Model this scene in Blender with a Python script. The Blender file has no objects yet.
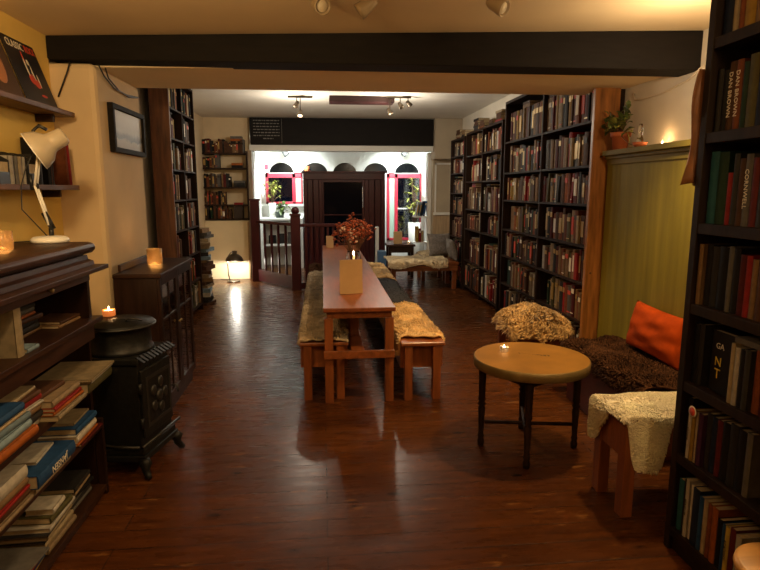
import bpy, bmesh, math, random
from mathutils import Vector, Matrix, noise
PI = math.pi
SC = bpy.context.scene
COL = SC.collection
RNG = random.Random(7)

# ------------------------------------------------------------------ materials
MATS = {}
def mat(name, col, rough=.6, metal=0, var=.0, scale=8., bump=0., stretch=(1, 1, 1), spec=None, objrand=0., emit=None, es=0,
        trans=0, sheen=0, col2=None, coat=0):
    if name in MATS: return MATS[name]
    m = bpy.data.materials.new(name); m.use_nodes = True
    nt = m.node_tree; N = nt.nodes; L = nt.links
    b = N['Principled BSDF']
    b.inputs['Base Color'].default_value = (*col, 1)
    b.inputs['Roughness'].default_value = rough
    b.inputs['Metallic'].default_value = metal
    if spec is not None: b.inputs['Specular IOR Level'].default_value = spec
    if trans: b.inputs['Transmission Weight'].default_value = trans
    if sheen: b.inputs['Sheen Weight'].default_value = sheen
    if coat: b.inputs['Coat Weight'].default_value = coat
    if emit:
        b.inputs['Emission Color'].default_value = (*emit, 1); b.inputs['Emission Strength'].default_value = es
    if var or bump or objrand or col2:
        tc = N.new('ShaderNodeTexCoord'); mp = N.new('ShaderNodeMapping'); mp.inputs['Scale'].default_value = stretch
        L.new(tc.outputs['Object'], mp.inputs['Vector'])
        nz = N.new('ShaderNodeTexNoise'); nz.inputs['Scale'].default_value = scale; nz.inputs['Detail'].default_value = 6
        L.new(mp.outputs['Vector'], nz.inputs['Vector'])
        mix = N.new('ShaderNodeMix'); mix.data_type = 'RGBA'
        k = var if var else .0
        a = tuple(c*(1-k) for c in col); c2 = col2 or tuple(min(1, c*(1+k)) for c in col)
        mix.inputs[6].default_value = (*a, 1); mix.inputs[7].default_value = (*c2, 1)
        cr = N.new('ShaderNodeMapRange'); cr.inputs[1].default_value = .3; cr.inputs[2].default_value = .7
        L.new(nz.outputs['Fac'], cr.inputs[0]); L.new(cr.outputs[0], mix.inputs[0])
        out = mix.outputs[2]
        if objrand:
            oi = N.new('ShaderNodeObjectInfo'); mr = N.new('ShaderNodeMapRange')
            mr.inputs[3].default_value = 1-objrand; mr.inputs[4].default_value = 1+objrand
            L.new(oi.outputs['Random'], mr.inputs[0])
            hs = N.new('ShaderNodeHueSaturation'); L.new(mr.outputs[0], hs.inputs['Value']); L.new(out, hs.inputs['Color'])
            out = hs.outputs['Color']
        L.new(out, b.inputs['Base Color'])
        if bump:
            bp = N.new('ShaderNodeBump'); bp.inputs['Strength'].default_value = bump; bp.inputs['Distance'].default_value = .02
            L.new(nz.outputs['Fac'], bp.inputs['Height']); L.new(bp.outputs['Normal'], b.inputs['Normal'])
    MATS[name] = m
    return m

def wood(name, col, rough=.4, axis='z', k=.45, bump=.05, coat=0, spec=None):
    s = {'x': (1, 9, 9), 'y': (9, 1, 9), 'z': (9, 9, 1)}[axis]
    return mat(name, col, rough, var=k, scale=3.5, bump=bump, stretch=s, coat=coat, spec=spec)

def floor_mat():
    m = bpy.data.materials.new('old_floorboards'); m.use_nodes = True
    nt = m.node_tree; N = nt.nodes; L = nt.links; b = N['Principled BSDF']
    tc = N.new('ShaderNodeTexCoord')
    br = N.new('ShaderNodeTexBrick'); br.offset = .37; br.inputs['Scale'].default_value = 1
    br.inputs['Brick Width'].default_value = 2.6; br.inputs['Row Height'].default_value = .145
    br.inputs['Mortar Size'].default_value = .0035; br.inputs['Mortar Smooth'].default_value = .3
    br.inputs['Color1'].default_value = (.066, .020, .0045, 1); br.inputs['Color2'].default_value = (.092, .029, .006, 1)
    br.inputs['Mortar'].default_value = (.03, .012, .005, 1)
    L.new(tc.outputs['Object'], br.inputs['Vector'])
    mp = N.new('ShaderNodeMapping'); mp.inputs['Scale'].default_value = (1.2, 11, 1); L.new(tc.outputs['Object'], mp.inputs['Vector'])
    n1 = N.new('ShaderNodeTexNoise'); n1.inputs['Scale'].default_value = 2.6; n1.inputs['Detail'].default_value = 8; n1.inputs['Roughness'].default_value = .65
    L.new(mp.outputs[0], n1.inputs['Vector'])
    r1 = N.new('ShaderNodeMapRange'); r1.inputs[1].default_value = .25; r1.inputs[2].default_value = .75; r1.inputs[3].default_value = .45; r1.inputs[4].default_value = 1.55
    L.new(n1.outputs['Fac'], r1.inputs[0])
    mul = N.new('ShaderNodeMix'); mul.data_type = 'RGBA'; mul.blend_type = 'MULTIPLY'; mul.inputs[0].default_value = 1
    L.new(br.outputs['Color'], mul.inputs[6]); L.new(r1.outputs[0], mul.inputs[7])
    # knots and worn scuffs
    mp2 = N.new('ShaderNodeMapping'); mp2.inputs['Scale'].default_value = (2.2, 5, 1); L.new(tc.outputs['Object'], mp2.inputs['Vector'])
    vo = N.new('ShaderNodeTexVoronoi'); vo.inputs['Scale'].default_value = 1.1; L.new(mp2.outputs[0], vo.inputs['Vector'])
    rk = N.new('ShaderNodeMapRange'); rk.inputs[1].default_value = .05; rk.inputs[2].default_value = .12; rk.inputs[3].default_value = .25; rk.inputs[4].default_value = 1
    L.new(vo.outputs['Distance'], rk.inputs[0])
    mul2 = N.new('ShaderNodeMix'); mul2.data_type = 'RGBA'; mul2.blend_type = 'MULTIPLY'; mul2.inputs[0].default_value = 1
    L.new(mul.outputs[2], mul2.inputs[6]); L.new(rk.outputs[0], mul2.inputs[7])
    mp3 = N.new('ShaderNodeMapping'); mp3.inputs['Scale'].default_value = (2, 7, 1); L.new(tc.outputs['Object'], mp3.inputs['Vector'])
    n3 = N.new('ShaderNodeTexNoise'); n3.inputs['Scale'].default_value = 2.3; n3.inputs['Detail'].default_value = 5; L.new(mp3.outputs[0], n3.inputs['Vector'])
    rs = N.new('ShaderNodeMapRange'); rs.inputs[1].default_value = .64; rs.inputs[2].default_value = .70; rs.inputs[4].default_value = .75
    L.new(n3.outputs['Fac'], rs.inputs[0])
    mx = N.new('ShaderNodeMix'); mx.data_type = 'RGBA'; mx.inputs[7].default_value = (.20, .085, .025, 1); b.inputs['Specular IOR Level'].default_value = .15
    L.new(rs.outputs[0], mx.inputs[0]); L.new(mul2.outputs[2], mx.inputs[6]); L.new(mx.outputs[2], b.inputs['Base Color'])
    n4 = N.new('ShaderNodeTexNoise'); n4.inputs['Scale'].default_value = 3; n4.inputs['Detail'].default_value = 4; L.new(mp3.outputs[0], n4.inputs['Vector'])
    rr = N.new('ShaderNodeMapRange'); rr.inputs[3].default_value = .2; rr.inputs[4].default_value = .36
    L.new(n4.outputs['Fac'], rr.inputs[0]); L.new(rr.outputs[0], b.inputs['Roughness'])
    bp = N.new('ShaderNodeBump'); bp.inputs['Strength'].default_value = .25; bp.inputs['Distance'].default_value = .004
    L.new(br.outputs['Fac'], bp.inputs['Height']); bp.invert = True
    bp2 = N.new('ShaderNodeBump'); bp2.inputs['Strength'].default_value = .05; bp2.inputs['Distance'].default_value = .006
    L.new(n1.outputs['Fac'], bp2.inputs['Height']); L.new(bp.outputs[0], bp2.inputs['Normal']); L.new(bp2.outputs[0], b.inputs['Normal'])
    return m

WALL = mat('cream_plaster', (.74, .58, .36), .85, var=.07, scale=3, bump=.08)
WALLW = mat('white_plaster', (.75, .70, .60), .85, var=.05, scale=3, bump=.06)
WHITE = mat('white_paint', (.78, .78, .74), .6, var=.04, scale=4, bump=.02)
CEIL = mat('ceiling_plaster', (.74, .59, .36), .9, var=.05, scale=2, bump=.06)
CEILB = mat('pale_ceiling_plaster', (.76, .73, .66), .9, var=.05, scale=2, bump=.06)
BLACKW = mat('black_painted_timber', (.007, .005, .004), .75, spec=.25, var=.3, scale=5, stretch=(1, 6, 6), bump=.15)
DARKW = wood('dark_stained_wood', (.026, .012, .006), .6, 'y', spec=.2)
DARKWZ = wood('dark_stained_wood_upright', (.022, .010, .005), .62, 'z', spec=.18)
PIANO = wood('dark_walnut', (.034, .013, .006), .42, 'y', spec=.3)
PIANOZ = wood('dark_walnut_upright', (.022, .009, .005), .4, 'z', spec=.3)
ESPR = wood('espresso_shelf_wood', (.016, .008, .0045), .55, 'z', spec=.2)
PINE = wood('varnished_pine', (.32, .125, .028), .38, 'z')
PINEX = wood('varnished_pine_beam', (.27, .10, .028), .38, 'x')
BENCH = wood('red_stained_pine', (.24, .072, .022), .33, 'z', k=.3)
BENCHY = wood('red_stained_pine_long', (.24, .072, .022), .3, 'y', k=.3)
TOPW = wood('polished_table_wood', (.20, .052, .015), .38, 'y', k=.25)
MAROON = mat('maroon_gloss_paint', (.050, .007, .009), .35, spec=.3, var=.15, scale=4)
RED = mat('red_window_paint', (.55, .03, .06), .35, var=.1, scale=4)
GREEN = mat('olive_green_paint', (.19, .158, .022), .6, spec=.15, var=.22, scale=2.4, stretch=(1, 6, .35), bump=.05)
GREEND = mat('olive_green_ledge_paint', (.17, .14, .026), .6, spec=.15, var=.12, scale=5)
GLASS = mat('clear_glass', (1, 1, 1), .02, trans=1)
AMBERG = mat('amber_glass', (1, .72, .38), .12, trans=.85)
IRON = mat('black_cast_iron', (.009, .009, .0085), .45, spec=.25, var=.3, scale=30, bump=.15)
IRONL = mat('worn_iron_edge', (.022, .021, .019), .4, metal=.2, var=.3, scale=20)
BRASS = mat('brass_rim', (.26, .19, .08), .45, metal=.5, var=.2, scale=8)
TANTOP = mat('scuffed_tan_tabletop', (.32, .155, .022), .42, var=.22, scale=5, bump=.05)
CREAMM = mat('cream_enamel', (.44, .38, .28), .35)
WHITEM = mat('white_enamel', (.8, .8, .76), .3)
BLKPL = mat('black_plastic', (.012, .012, .012), .4)
CHROME = mat('chrome', (.7, .7, .7), .2, metal=1)
CARD = mat('kraft_card', (.55, .36, .17), .8, var=.05, scale=10)
WAX = mat('white_wax', (.85, .8, .7), .5)
FLAME = mat('candle_flame', (1, .7, .3), .5, emit=(1, .62, .25), es=60)
GLOW = mat('glowing_wax', (.9, .7, .45), .5, emit=(1, .6, .25), es=6)
TERRA = mat('terracotta', (.45, .12, .04), .7, var=.12, scale=12)
LEAF = mat('leaf_green', (.10, .15, .035), .5, var=.35, scale=14, objrand=.2)
LEAFY = mat('leaf_yellow_green', (.32, .34, .07), .5, var=.3, scale=12)
STEM = mat('dry_stem', (.12, .06, .03), .7)
FLOWER = mat('dried_orange_flower', (.27, .055, .022), .8, var=.5, scale=40)
FLOWERW = mat('dried_pale_flower', (.6, .42, .36), .8, var=.2, scale=40)
FLEECE_T = mat('tan_fleece', (.80, .53, .22), .9, var=.25, scale=9, sheen=.3)
FLEECE_W = mat('white_fleece', (.95, .84, .60), .9, var=.15, scale=9, sheen=.3)
FLEECE_C = mat('cream_fleece', (.85, .70, .45), .9, var=.15, scale=9, sheen=.3)
FLEECE_G = mat('grey_brown_fleece', (.45, .35, .22), .9, var=.3, scale=9, sheen=.2)
FUR_D = mat('dark_brown_fur', (.075, .032, .014), .85, var=.5, scale=14, spec=.15)
BLANK = mat('black_blanket', (.012, .011, .012), .9, var=.3, scale=20)
ORANGE = mat('orange_velvet', (.38, .052, .004), .85, var=.25, scale=9, bump=.08, spec=.1)
GREYC = mat('grey_woven_cushion', (.16, .14, .125), .9, var=.3, scale=30)
OXRED = mat('oxblood_leather', (.08, .012, .008), .45, var=.3, scale=10, bump=.1)
LEATHER = mat('tan_leather', (.22, .085, .028), .5, var=.3, scale=10, bump=.1)
PANEL = mat('cream_board', (.80, .68, .44), .7, var=.04, scale=4)
PAPER = mat('book_pages', (.42, .33, .20), .85, var=.12, scale=60, stretch=(1, 1, 1))
INKW = mat('white_lettering', (.75, .70, .58), .6)
INKY = mat('yellow_lettering', (.75, .55, .06), .6)
INKR = mat('red_lettering', (.6, .06, .03), .6)
INKB = mat('blue_lettering', (.10, .22, .5), .6)
INKD = mat('dark_lettering', (.03, .022, .018), .6)
INKG = mat('gilt_lettering', (.45, .30, .10), .4, metal=.4)
CHALK = mat('chalk_marks', (.20, .195, .18), .9)
BLUEB = mat('blue_box_card', (.07, .16, .30), .6, var=.1)
CABLE = mat('black_cable', (.01, .01, .01), .5)
CABLEW = mat('white_cable', (.7, .62, .5), .5)
LIT = mat('lit_bulb_face', (1, .9, .75), .4, emit=(1, .86, .62), es=25)
LITW = mat('lit_cool_bulb_face', (1, 1, 1), .4, emit=(.9, 1, .98), es=30)

PAL = {  # cover colours
 'maroon': (.13, .018, .018), 'red': (.36, .025, .022), 'brown': (.11, .05, .025), 'tan': (.30, .18, .085), 'cream': (.50, .40, .25),
 'black': (.014, .013, .014), 'charcoal': (.04, .038, .038), 'navy': (.018, .03, .075), 'blue': (.03, .10, .26), 'dark green': (.02, .05, .03),
 'olive': (.11, .10, .04), 'orange': (.48, .13, .02), 'grey': (.16, .15, .14), 'white': (.62, .58, .50), 'teal': (.03, .13, .16),
 'mustard': (.42, .25, .04), 'purple': (.08, .025, .075), 'pale blue': (.25, .36, .44), 'rust': (.24, .07, .025), 'beige': (.38, .28, .17),
 'yellow': (.62, .45, .07), 'green': (.04, .18, .08)}
def cover(c): return mat(c.replace(' ', '_') + '_book_cover', tuple(v*.62 for v in PAL[c]), .6, var=.22, scale=25, objrand=.25, spec=.18)

# ------------------------------------------------------------------ mesh builder
class MB:
    def __init__(s): s.bm = bmesh.new(); s.mats = []
    def mi(s, m):
        if m is None: return 0
        if m not in s.mats: s.mats.append(m)
        return s.mats.index(m)
    def _fin(s, vs, m, M, smooth=False):
        if M is not None:
            for v in vs: v.co = M @ v.co
        i = s.mi(m); fs = {f for v in vs for f in v.link_faces}
        for f in fs:
            f.material_index = i
            if smooth: f.smooth = True
        return s
    def box(s, a, b, m=None, M=None, bev=0):
        x0, y0, z0 = a; x1, y1, z1 = b
        v = [s.bm.verts.new(p) for p in ((x0, y0, z0), (x1, y0, z0), (x1, y1, z0), (x0, y1, z0), (x0, y0, z1), (x1, y0, z1), (x1, y1, z1), (x0, y1, z1))]
        for q in ((3, 2, 1, 0), (4, 5, 6, 7), (0, 1, 5, 4), (1, 2, 6, 5), (2, 3, 7, 6), (3, 0, 4, 7)): s.bm.faces.new([v[i] for i in q])
        if bev:
            es = list({e for w in v for e in w.link_edges}); s.mi(m)
            i = s.mi(m)
            for f in {f for w in v for f in w.link_faces}: f.material_index = i
            r = bmesh.ops.bevel(s.bm, geom=es, offset=bev, segments=2, affect='EDGES', profile=.5)
            vs = list({w for f in r['faces'] for w in f.verts} | {w for w in v if w.is_valid})
            if M is not None:
                for w in vs: w.co = M @ w.co
            for f in {f for w in vs for f in w.link_faces}: f.material_index = i
            return s
        return s._fin(v, m, M)
    def tube(s, pts, r, m=None, M=None, seg=8, caps=True, smooth=True):
        pts = [Vector(p) for p in pts]; n = len(pts)
        rs = r if isinstance(r, (list, tuple)) else [r]*n
        rings = []; up = None; allv = []
        for i, p in enumerate(pts):
            t = (pts[min(i+1, n-1)] - pts[max(i-1, 0)]).normalized()
            if up is None:
                up = Vector((0, 0, 1)) if abs(t.z) < .9 else Vector((1, 0, 0))
            side = t.cross(up).normalized(); up = side.cross(t).normalized()
            ring = [s.bm.verts.new(p + (side*math.cos(2*PI*k/seg) + up*math.sin(2*PI*k/seg))*rs[i]) for k in range(seg)]
            rings.append(ring); allv += ring
        for a, b in zip(rings, rings[1:]):
            for k in range(seg): s.bm.faces.new((a[k], a[(k+1) % seg], b[(k+1) % seg], b[k]))
        if caps:
            s.bm.faces.new(rings[0][::-1]); s.bm.faces.new(rings[-1])
        return s._fin(allv, m, M, smooth)
    def lathe(s, prof, c=(0, 0, 0), m=None, M=None, seg=24, smooth=True, a0=0., a1=2*PI):
        full = abs(a1-a0-2*PI) < 1e-6; n = seg if full else seg+1
        rings = []; allv = []
        for (r, z) in prof:
            if r < 1e-6:
                v = s.bm.verts.new((c[0], c[1], c[2]+z)); rings.append([v]); allv.append(v)
            else:
                ring = [s.bm.verts.new((c[0]+r*math.cos(a0+(a1-a0)*k/seg), c[1]+r*math.sin(a0+(a1-a0)*k/seg), c[2]+z)) for k in range(n)]
                rings.append(ring); allv += ring
        for a, b in zip(rings, rings[1:]):
            for k in range(seg):
                k2 = (k+1) % n
                if len(a) == 1 and len(b) == 1: continue
                if len(a) == 1: s.bm.faces.new((a[0], b[k], b[k2]))
                elif len(b) == 1: s.bm.faces.new((a[k2], a[k], b[0]))
                else: s.bm.faces.new((a[k], b[k], b[k2], a[k2]))
        s._fin(allv, m, M, smooth)
        return s
    def prism(s, poly, z0, z1, m=None, M=None, smooth=False):
        a = [s.bm.verts.new((x, y, z0)) for x, y in poly]; b = [s.bm.verts.new((x, y, z1)) for x, y in poly]; n = len(poly)
        s.bm.faces.new(a[::-1]); s.bm.faces.new(b)
        for k in range(n): s.bm.faces.new((a[k], a[(k+1) % n], b[(k+1) % n], b[k]))
        return s._fin(a+b, m, M, smooth)
    def quad(s, pts, m=None, M=None):
        v = [s.bm.verts.new(p) for p in pts]; s.bm.faces.new(v)
        return s._fin(v, m, M)
    def ball(s, c, r, m=None, M=None, u=10, v=7, sc=(1, 1, 1)):
        prof = [(r*math.sin(PI*i/v), -r*math.cos(PI*i/v)) for i in range(v+1)]
        T = Matrix.Translation(c) @ Matrix.Diagonal((*sc, 1))
        if M is not None: T = M @ T
        return s.lathe(prof, (0, 0, 0), m, T, seg=u)
    def grid(s, P, nu, nv, m=None, M=None, thick=0):
        layers = []
        allv = []
        for t in ((0,) if not thick else (0, 1)):
            g = [[s.bm.verts.new(P(i/nu, j/nv) - (nrm(P, i/nu, j/nv)*thick if t else Vector())) for j in range(nv+1)] for i in range(nu+1)]
            for i in range(nu):
                for j in range(nv):
                    q = (g[i][j], g[i+1][j], g[i+1][j+1], g[i][j+1])
                    s.bm.faces.new(q if not t else q[::-1])
            layers.append(g); allv += [v for r in g for v in r]
        if thick:
            a, b = layers
            ring = [(i, 0) for i in range(nu)] + [(nu, j) for j in range(nv)] + [(i, nv) for i in range(nu, 0, -1)] + [(0, j) for j in range(nv, 0, -1)]
            for k in range(len(ring)):
                (i, j), (p, q) = ring[k], ring[(k+1) % len(ring)]
                s.bm.faces.new((a[p][q], a[i][j], b[i][j], b[p][q]))
        return s._fin(allv, m, M, True)
    def build(s, name, parent=None, m=None, bevel=0, local=False, origin=None, subs=0):
        if m is not None and not s.mats: s.mats = [m]
        bmesh.ops.recalc_face_normals(s.bm, faces=s.bm.faces) if not getattr(s, 'keepn', False) else None
        me = bpy.data.meshes.new(name); s.bm.to_mesh(me); s.bm.free()
        for mm in s.mats: me.materials.append(mm)
        o = bpy.data.objects.new(name, me); COL.objects.link(o)
        if parent is not None:
            o.parent = parent
            if not local:
                off = worldloc(parent); me.transform(Matrix.Translation(-off))
        elif not local:
            vs = me.vertices
            xs = [v.co.x for v in vs]; ys = [v.co.y for v in vs]; zs = [v.co.z for v in vs]
            c = Vector(origin) if origin else Vector(((min(xs)+max(xs))/2, (min(ys)+max(ys))/2, min(zs)))
            me.transform(Matrix.Translation(-c)); o.location = c
        if bevel:
            b = o.modifiers.new('bevel', 'BEVEL'); b.width = bevel; b.segments = 2; b.limit_method = 'ANGLE'; b.angle_limit = .7
        if subs:
            b = o.modifiers.new('subdivision', 'SUBSURF'); b.levels = subs; b.render_levels = subs
        return o

def worldloc(o):
    v = Vector(o.location); p = o.parent
    while p: v += Vector(p.location); p = p.parent
    return v
def nrm(P, u, v):
    e = .01; u = min(max(u, e), 1-e); v = min(max(v, e), 1-e)
    n = (P(u+e, v)-P(u-e, v)).cross(P(u, v+e)-P(u, v-e))
    return n.normalized() if n.length > 1e-9 else Vector((0, 0, 1))
def tag(o, label=None, cat=None, group=None, kind=None):
    if label: o['label'] = label
    if cat: o['category'] = cat
    if group: o['group'] = group
    if kind: o['kind'] = kind
    return o
def thing(name, label, cat, loc, group=None, rz=0):
    o = bpy.data.objects.new(name, None); COL.objects.link(o); o.location = loc; o.rotation_euler = (0, 0, rz); o.empty_display_size = .1
    return tag(o, label, cat, group)
def struct(name, mb, m=None, bevel=0, label=None):
    o = mb.build(name, m=m, bevel=bevel, local=True); o['kind'] = 'structure'
    if label: o['label'] = label
    return o
def B(a, b, m=None, bev=0): return MB().box(a, b, m, bev=bev)
def text(s, size, m, M, parent, name='lettering', ext=.0006, squash=1.):
    cu = bpy.data.curves.new('t', 'FONT'); cu.body = s; cu.size = size; cu.extrude = ext; cu.align_x = 'CENTER'; cu.align_y = 'CENTER'; cu.resolution_u = 2
    to = bpy.data.objects.new('t', cu); COL.objects.link(to)
    dg = bpy.context.evaluated_depsgraph_get()
    me = bpy.data.meshes.new_from_object(to.evaluated_get(dg)); bpy.data.objects.remove(to); bpy.data.curves.remove(cu)
    me.transform(M @ Matrix.Diagonal((squash, 1, 1, 1))); me.materials.clear(); me.materials.append(m); me.name = name
    o = bpy.data.objects.new(name, me); COL.objects.link(o); o.parent = parent
    return o
def light(name, kind, loc, power, col, size=.1, rot=None, spot=None, blend=.5):
    l = bpy.data.lights.new(name, kind); l.energy = power; l.color = col
    if kind == 'AREA': l.size = size
    else: l.shadow_soft_size = size
    if kind == 'SPOT': l.spot_size = spot; l.spot_blend = blend
    o = bpy.data.objects.new(name, l); COL.objects.link(o); o.location = loc
    if rot is not None:
        o.rotation_euler = (Vector(rot)-Vector(loc)).to_track_quat('-Z', 'Y').to_euler()
    return o

# ------------------------------------------------------------------ camera
F = 574.
TH = math.atan(95/F); PS = math.atan(58/F*math.cos(TH))
cam = bpy.data.cameras.new('camera'); cam.sensor_width = 36; cam.lens = F/760*36; cam.clip_start = .05
co = bpy.data.objects.new('camera', cam); COL.objects.link(co)
co.location = (0, 0, 1.6); co.rotation_euler = (PI/2-TH, 0, -PS)
SC.camera = co
_R = Vector((math.cos(PS), -math.sin(PS), 0)); _F = Vector((math.sin(PS)*math.cos(TH), math.cos(PS)*math.cos(TH), -math.sin(TH)))
def dist_to_cam(p): return (Vector(p)-Vector((0, 0, 1.6))).dot(_F)
def pxpos(p):
    v = Vector(p)-Vector((0, 0, 1.6)); U = _R.cross(_F)
    c = max(v.dot(_F), .05); return 380+F*v.dot(_R)/c, 285-F*v.dot(U)/c

# ------------------------------------------------------------------ room shell
fl = MB().box((-2.4, -2.2, -.12), (3.0, 13.4, 0)); struct('floor', fl, floor_mat())
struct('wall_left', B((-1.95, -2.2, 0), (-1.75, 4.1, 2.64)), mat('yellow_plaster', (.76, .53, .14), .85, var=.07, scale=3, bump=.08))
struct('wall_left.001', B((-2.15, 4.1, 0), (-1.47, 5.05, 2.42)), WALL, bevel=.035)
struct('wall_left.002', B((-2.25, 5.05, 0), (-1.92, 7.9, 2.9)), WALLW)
struct('wall_left.003', B((-2.25, 7.9, 0), (-2.1, 10.9, 2.9)), WALL)
struct('wall_right', B((2.5, 2.9, 0), (2.75, 4.75, 2.64)), WALLW)
struct('wall_right.001', B((2.56, 4.75, 0), (2.75, 10.9, 2.9)), WALLW)
struct('wall_right.002', B((2.05, -2.2, 0), (2.3, 2.2, 2.64)), WALL)
struct('wall_right.003', B((2.05, 2.2, 0), (2.75, 2.3, 2.64)), WALL)
struct('wall_rear', B((-1.95, -2.4, 0), (2.3, -2.2, 2.64)), WALL)
oc_ = struct('ceiling', B((-1.95, -2.2, 2.64), (2.75, 4.4, 2.75)), CEIL)
for vv in oc_.data.vertices:
    if vv.co.z < 2.7: vv.co.z = 2.578+.052*(vv.co.x+1.75)/4.25
struct('ceiling.001', MB().prism([(-2.15, 4.30), (2.75, 3.90), (2.75, 5.05), (-2.15, 5.05)], 2.42, 2.92), mat('bounce_lit_soffit_plaster', (.88, .74, .50), .9, var=.04, scale=2, bump=.05), bevel=.01)  # soffit plaster lightened, bounced light put into its colour
struct('ceiling.002', B((-2.25, 5.05, 2.88), (2.75, 11.0, 2.98)), CEILB)
struct('ceiling.003', B((-1.6, 11.0, 2.62), (2.75, 13.0, 2.7)), WHITE)
# the black beam across the room, slightly out of true
bm_ = MB(); v = [(-1.75, 4.08), (2.5, 3.74), (2.5, 3.98), (-1.75, 4.32)]
bm_.prism(v, 2.41, 2.632)
ob = struct('trim_1', bm_, BLACKW, bevel=.008, label='thick black painted beam across the front of the ceiling')
for vv in ob.data.vertices:
    if vv.co.z > 2.5: vv.co.z = 2.578+.052*(vv.co.x+1.75)/4.25
    else: vv.co.z = 2.435 - .055*(vv.co.x+1.75)/4.25
# far wall, opening and header
struct('wall_back', B((-2.1, 10.86, 0), (-1.29, 11.0, 2.88)), WALL)
hd = MB().box((-1.26, 10.70, 2.40), (2.06, 10.9, 2.87)); struct('trim_2', hd, BLACKW, bevel=.006, label='black painted header above the opening to the shop window')
struct('trim_3', B((-1.29, 10.74, 2.30), (2.06, 10.98, 2.40)), WHITE, bevel=.006)
BEIGEW = mat('beige_wall_paint', (.44, .37, .27), .85, var=.06, scale=4, bump=.04)
struct('trim_4', B((2.06, 10.55, 2.16), (2.56, 10.98, 2.88)), BEIGEW, bevel=.01)
struct('wall_back.001', B((2.08, 10.86, 0), (2.56, 11.0, 2.88)), BEIGEW)
struct('trim_5', B((-1.33, 10.70, 0), (-1.25, 10.86, 2.30)), wood('pale_door_lining', (.35, .26, .17), .5, 'z'))
struct('trim_6', B((.12, 8.2, 2.80), (1.02, 8.5, 2.88)), mat('dark_red_beam_paint', (.035, .008, .007), .5), bevel=.005)
# shop-window bay
struct('wall_bay_left', B((-1.42, 11.0, 0), (-1.29, 12.85, 2.7)), WHITE)
struct('wall_bay_right', B((2.26, 11.0, 0), (2.4, 12.85, 2.7)), WHITE)
fw = MB()
fw.box((-1.3, 12.72, 1.97), (2.27, 12.85, 2.62)).box((-1.3, 12.72, 0), (-1.2, 12.85, 1.97)).box((-1.2, 12.72, 0), (-.42, 12.85, 1.30))
fw.box((-.42, 12.72, 0), (-.36, 12.85, 1.97)).box((1.28, 12.72, 0), (1.42, 12.85, 1.97)).box((1.42, 12.72, 0), (2.18, 12.85, .50)).box((2.18, 12.72, 0), (2.27, 12.85, 1.97))
struct('wall_front', fw, WHITE)
struct('trim_7', B((-1.29, 12.60, 1.26), (-.40, 12.72, 1.30)), WHITE)
# pilaster with little book ledge beside the shop window
struct('trim_8', B((2.02, 11.02, 0), (2.14, 11.25, 2.3)), WHITE, bevel=.005)
# skirting
struct('baseboard_left', B((-1.47, 4.12, 0), (-1.455, 5.03, .14)), WHITE)
# pale boards put in for the lit patch of wall behind the lamp
tg = MB()
for k in range(9): tg.box((-1.75, 2.05+k*.135, 1.33), (-1.735, 2.18+k*.135, 1.585))
struct('trim_9', tg, wood('lit_wall_boards', (.50, .37, .2), .5, 'z', k=.25), bevel=.004)

def window(n, x0, x1, z0, z1, y, mull=None, label=None):
    r = thing('window_%d' % n, label, 'window', ((x0+x1)/2, y, z0)); r['kind'] = 'structure'; del r['category']
    w = .055; f = MB()
    f.box((x0, y-.05, z1-.09), (x1, y+.06, z1)).box((x0, y-.05, z0), (x1, y+.06, z0+.05)).box((x0, y-.05, z0), (x0+w, y+.06, z1)).box((x1-w*.5, y-.05, z0), (x1, y+.06, z1))
    if mull: f.box((mull-.035, y-.05, z0), (mull+.035, y+.06, z1))
    f.build('window_frame', r, RED, bevel=.004)
    if mull: # green glass of the narrow sidelight, its white reflection painted into the colour
        a, b = (mull+.035, x1-.03) if mull > (x0+x1)/2 else (x0+.055, mull-.035)
        MB().box((a, y-.02, z0+.05), (b, y-.012, z1-.09)).build('side_pane', r, mat('reflecting_green_glass', (.42, .56, .47), .3))
    MB().box((x0+.03, y, z0+.03), (x1-.02, y+.008, z1-.05)).build('window_pane', r, GLASS)
    return r
window(1, -1.2, -.42, 1.30, 1.95, 12.72, -.60, 'red framed left shop window with a narrow side pane')
w2 = window(2, 1.42, 2.18, .5, 1.95, 12.72, 1.62, 'red framed right shop window reaching lower than the left')
MB().box((1.65, 12.69, 1.18), (2.14, 12.72, 1.21)).build('glazing_bar', w2, WHITE)
for k, (cx, hw) in enumerate(((-.86, .268), (-.14, .28), (.50, .265), (1.17, .275), (1.86, .275))):
    r = thing('window_%d' % (k+3), ['black half-round fanlight above the left red window', 'black half-round fanlight, second from the left',
        'middle half-round black fanlight over the porch', 'black half-round fanlight, second from the right', 'black half-round fanlight above the right red window'][k], 'window', (cx, 12.7, 1.95))
    r['kind'] = 'structure'; del r['category']
    n = 20; poly = [(hw*math.cos(PI*i/n), .235*math.sin(PI*i/n)) for i in range(n+1)]
    M = Matrix.Translation((cx, 12.72, 1.955)) @ Matrix.Rotation(PI/2, 4, 'X')
    MB().prism(poly, .0, .012, None, M).build('fanlight_pane', r, mat('night_black_glass', (.003, .004, .005), .15, spec=.2))
    fr = MB(); pts = [M @ Vector((hw*math.cos(PI*i/n), .235*math.sin(PI*i/n), .012)) for i in range(n+1)]
    fr.tube(pts, .012, None); fr.tube([pts[0], pts[-1]], .012); fr.build('fanlight_frame', r, WHITE)

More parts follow.
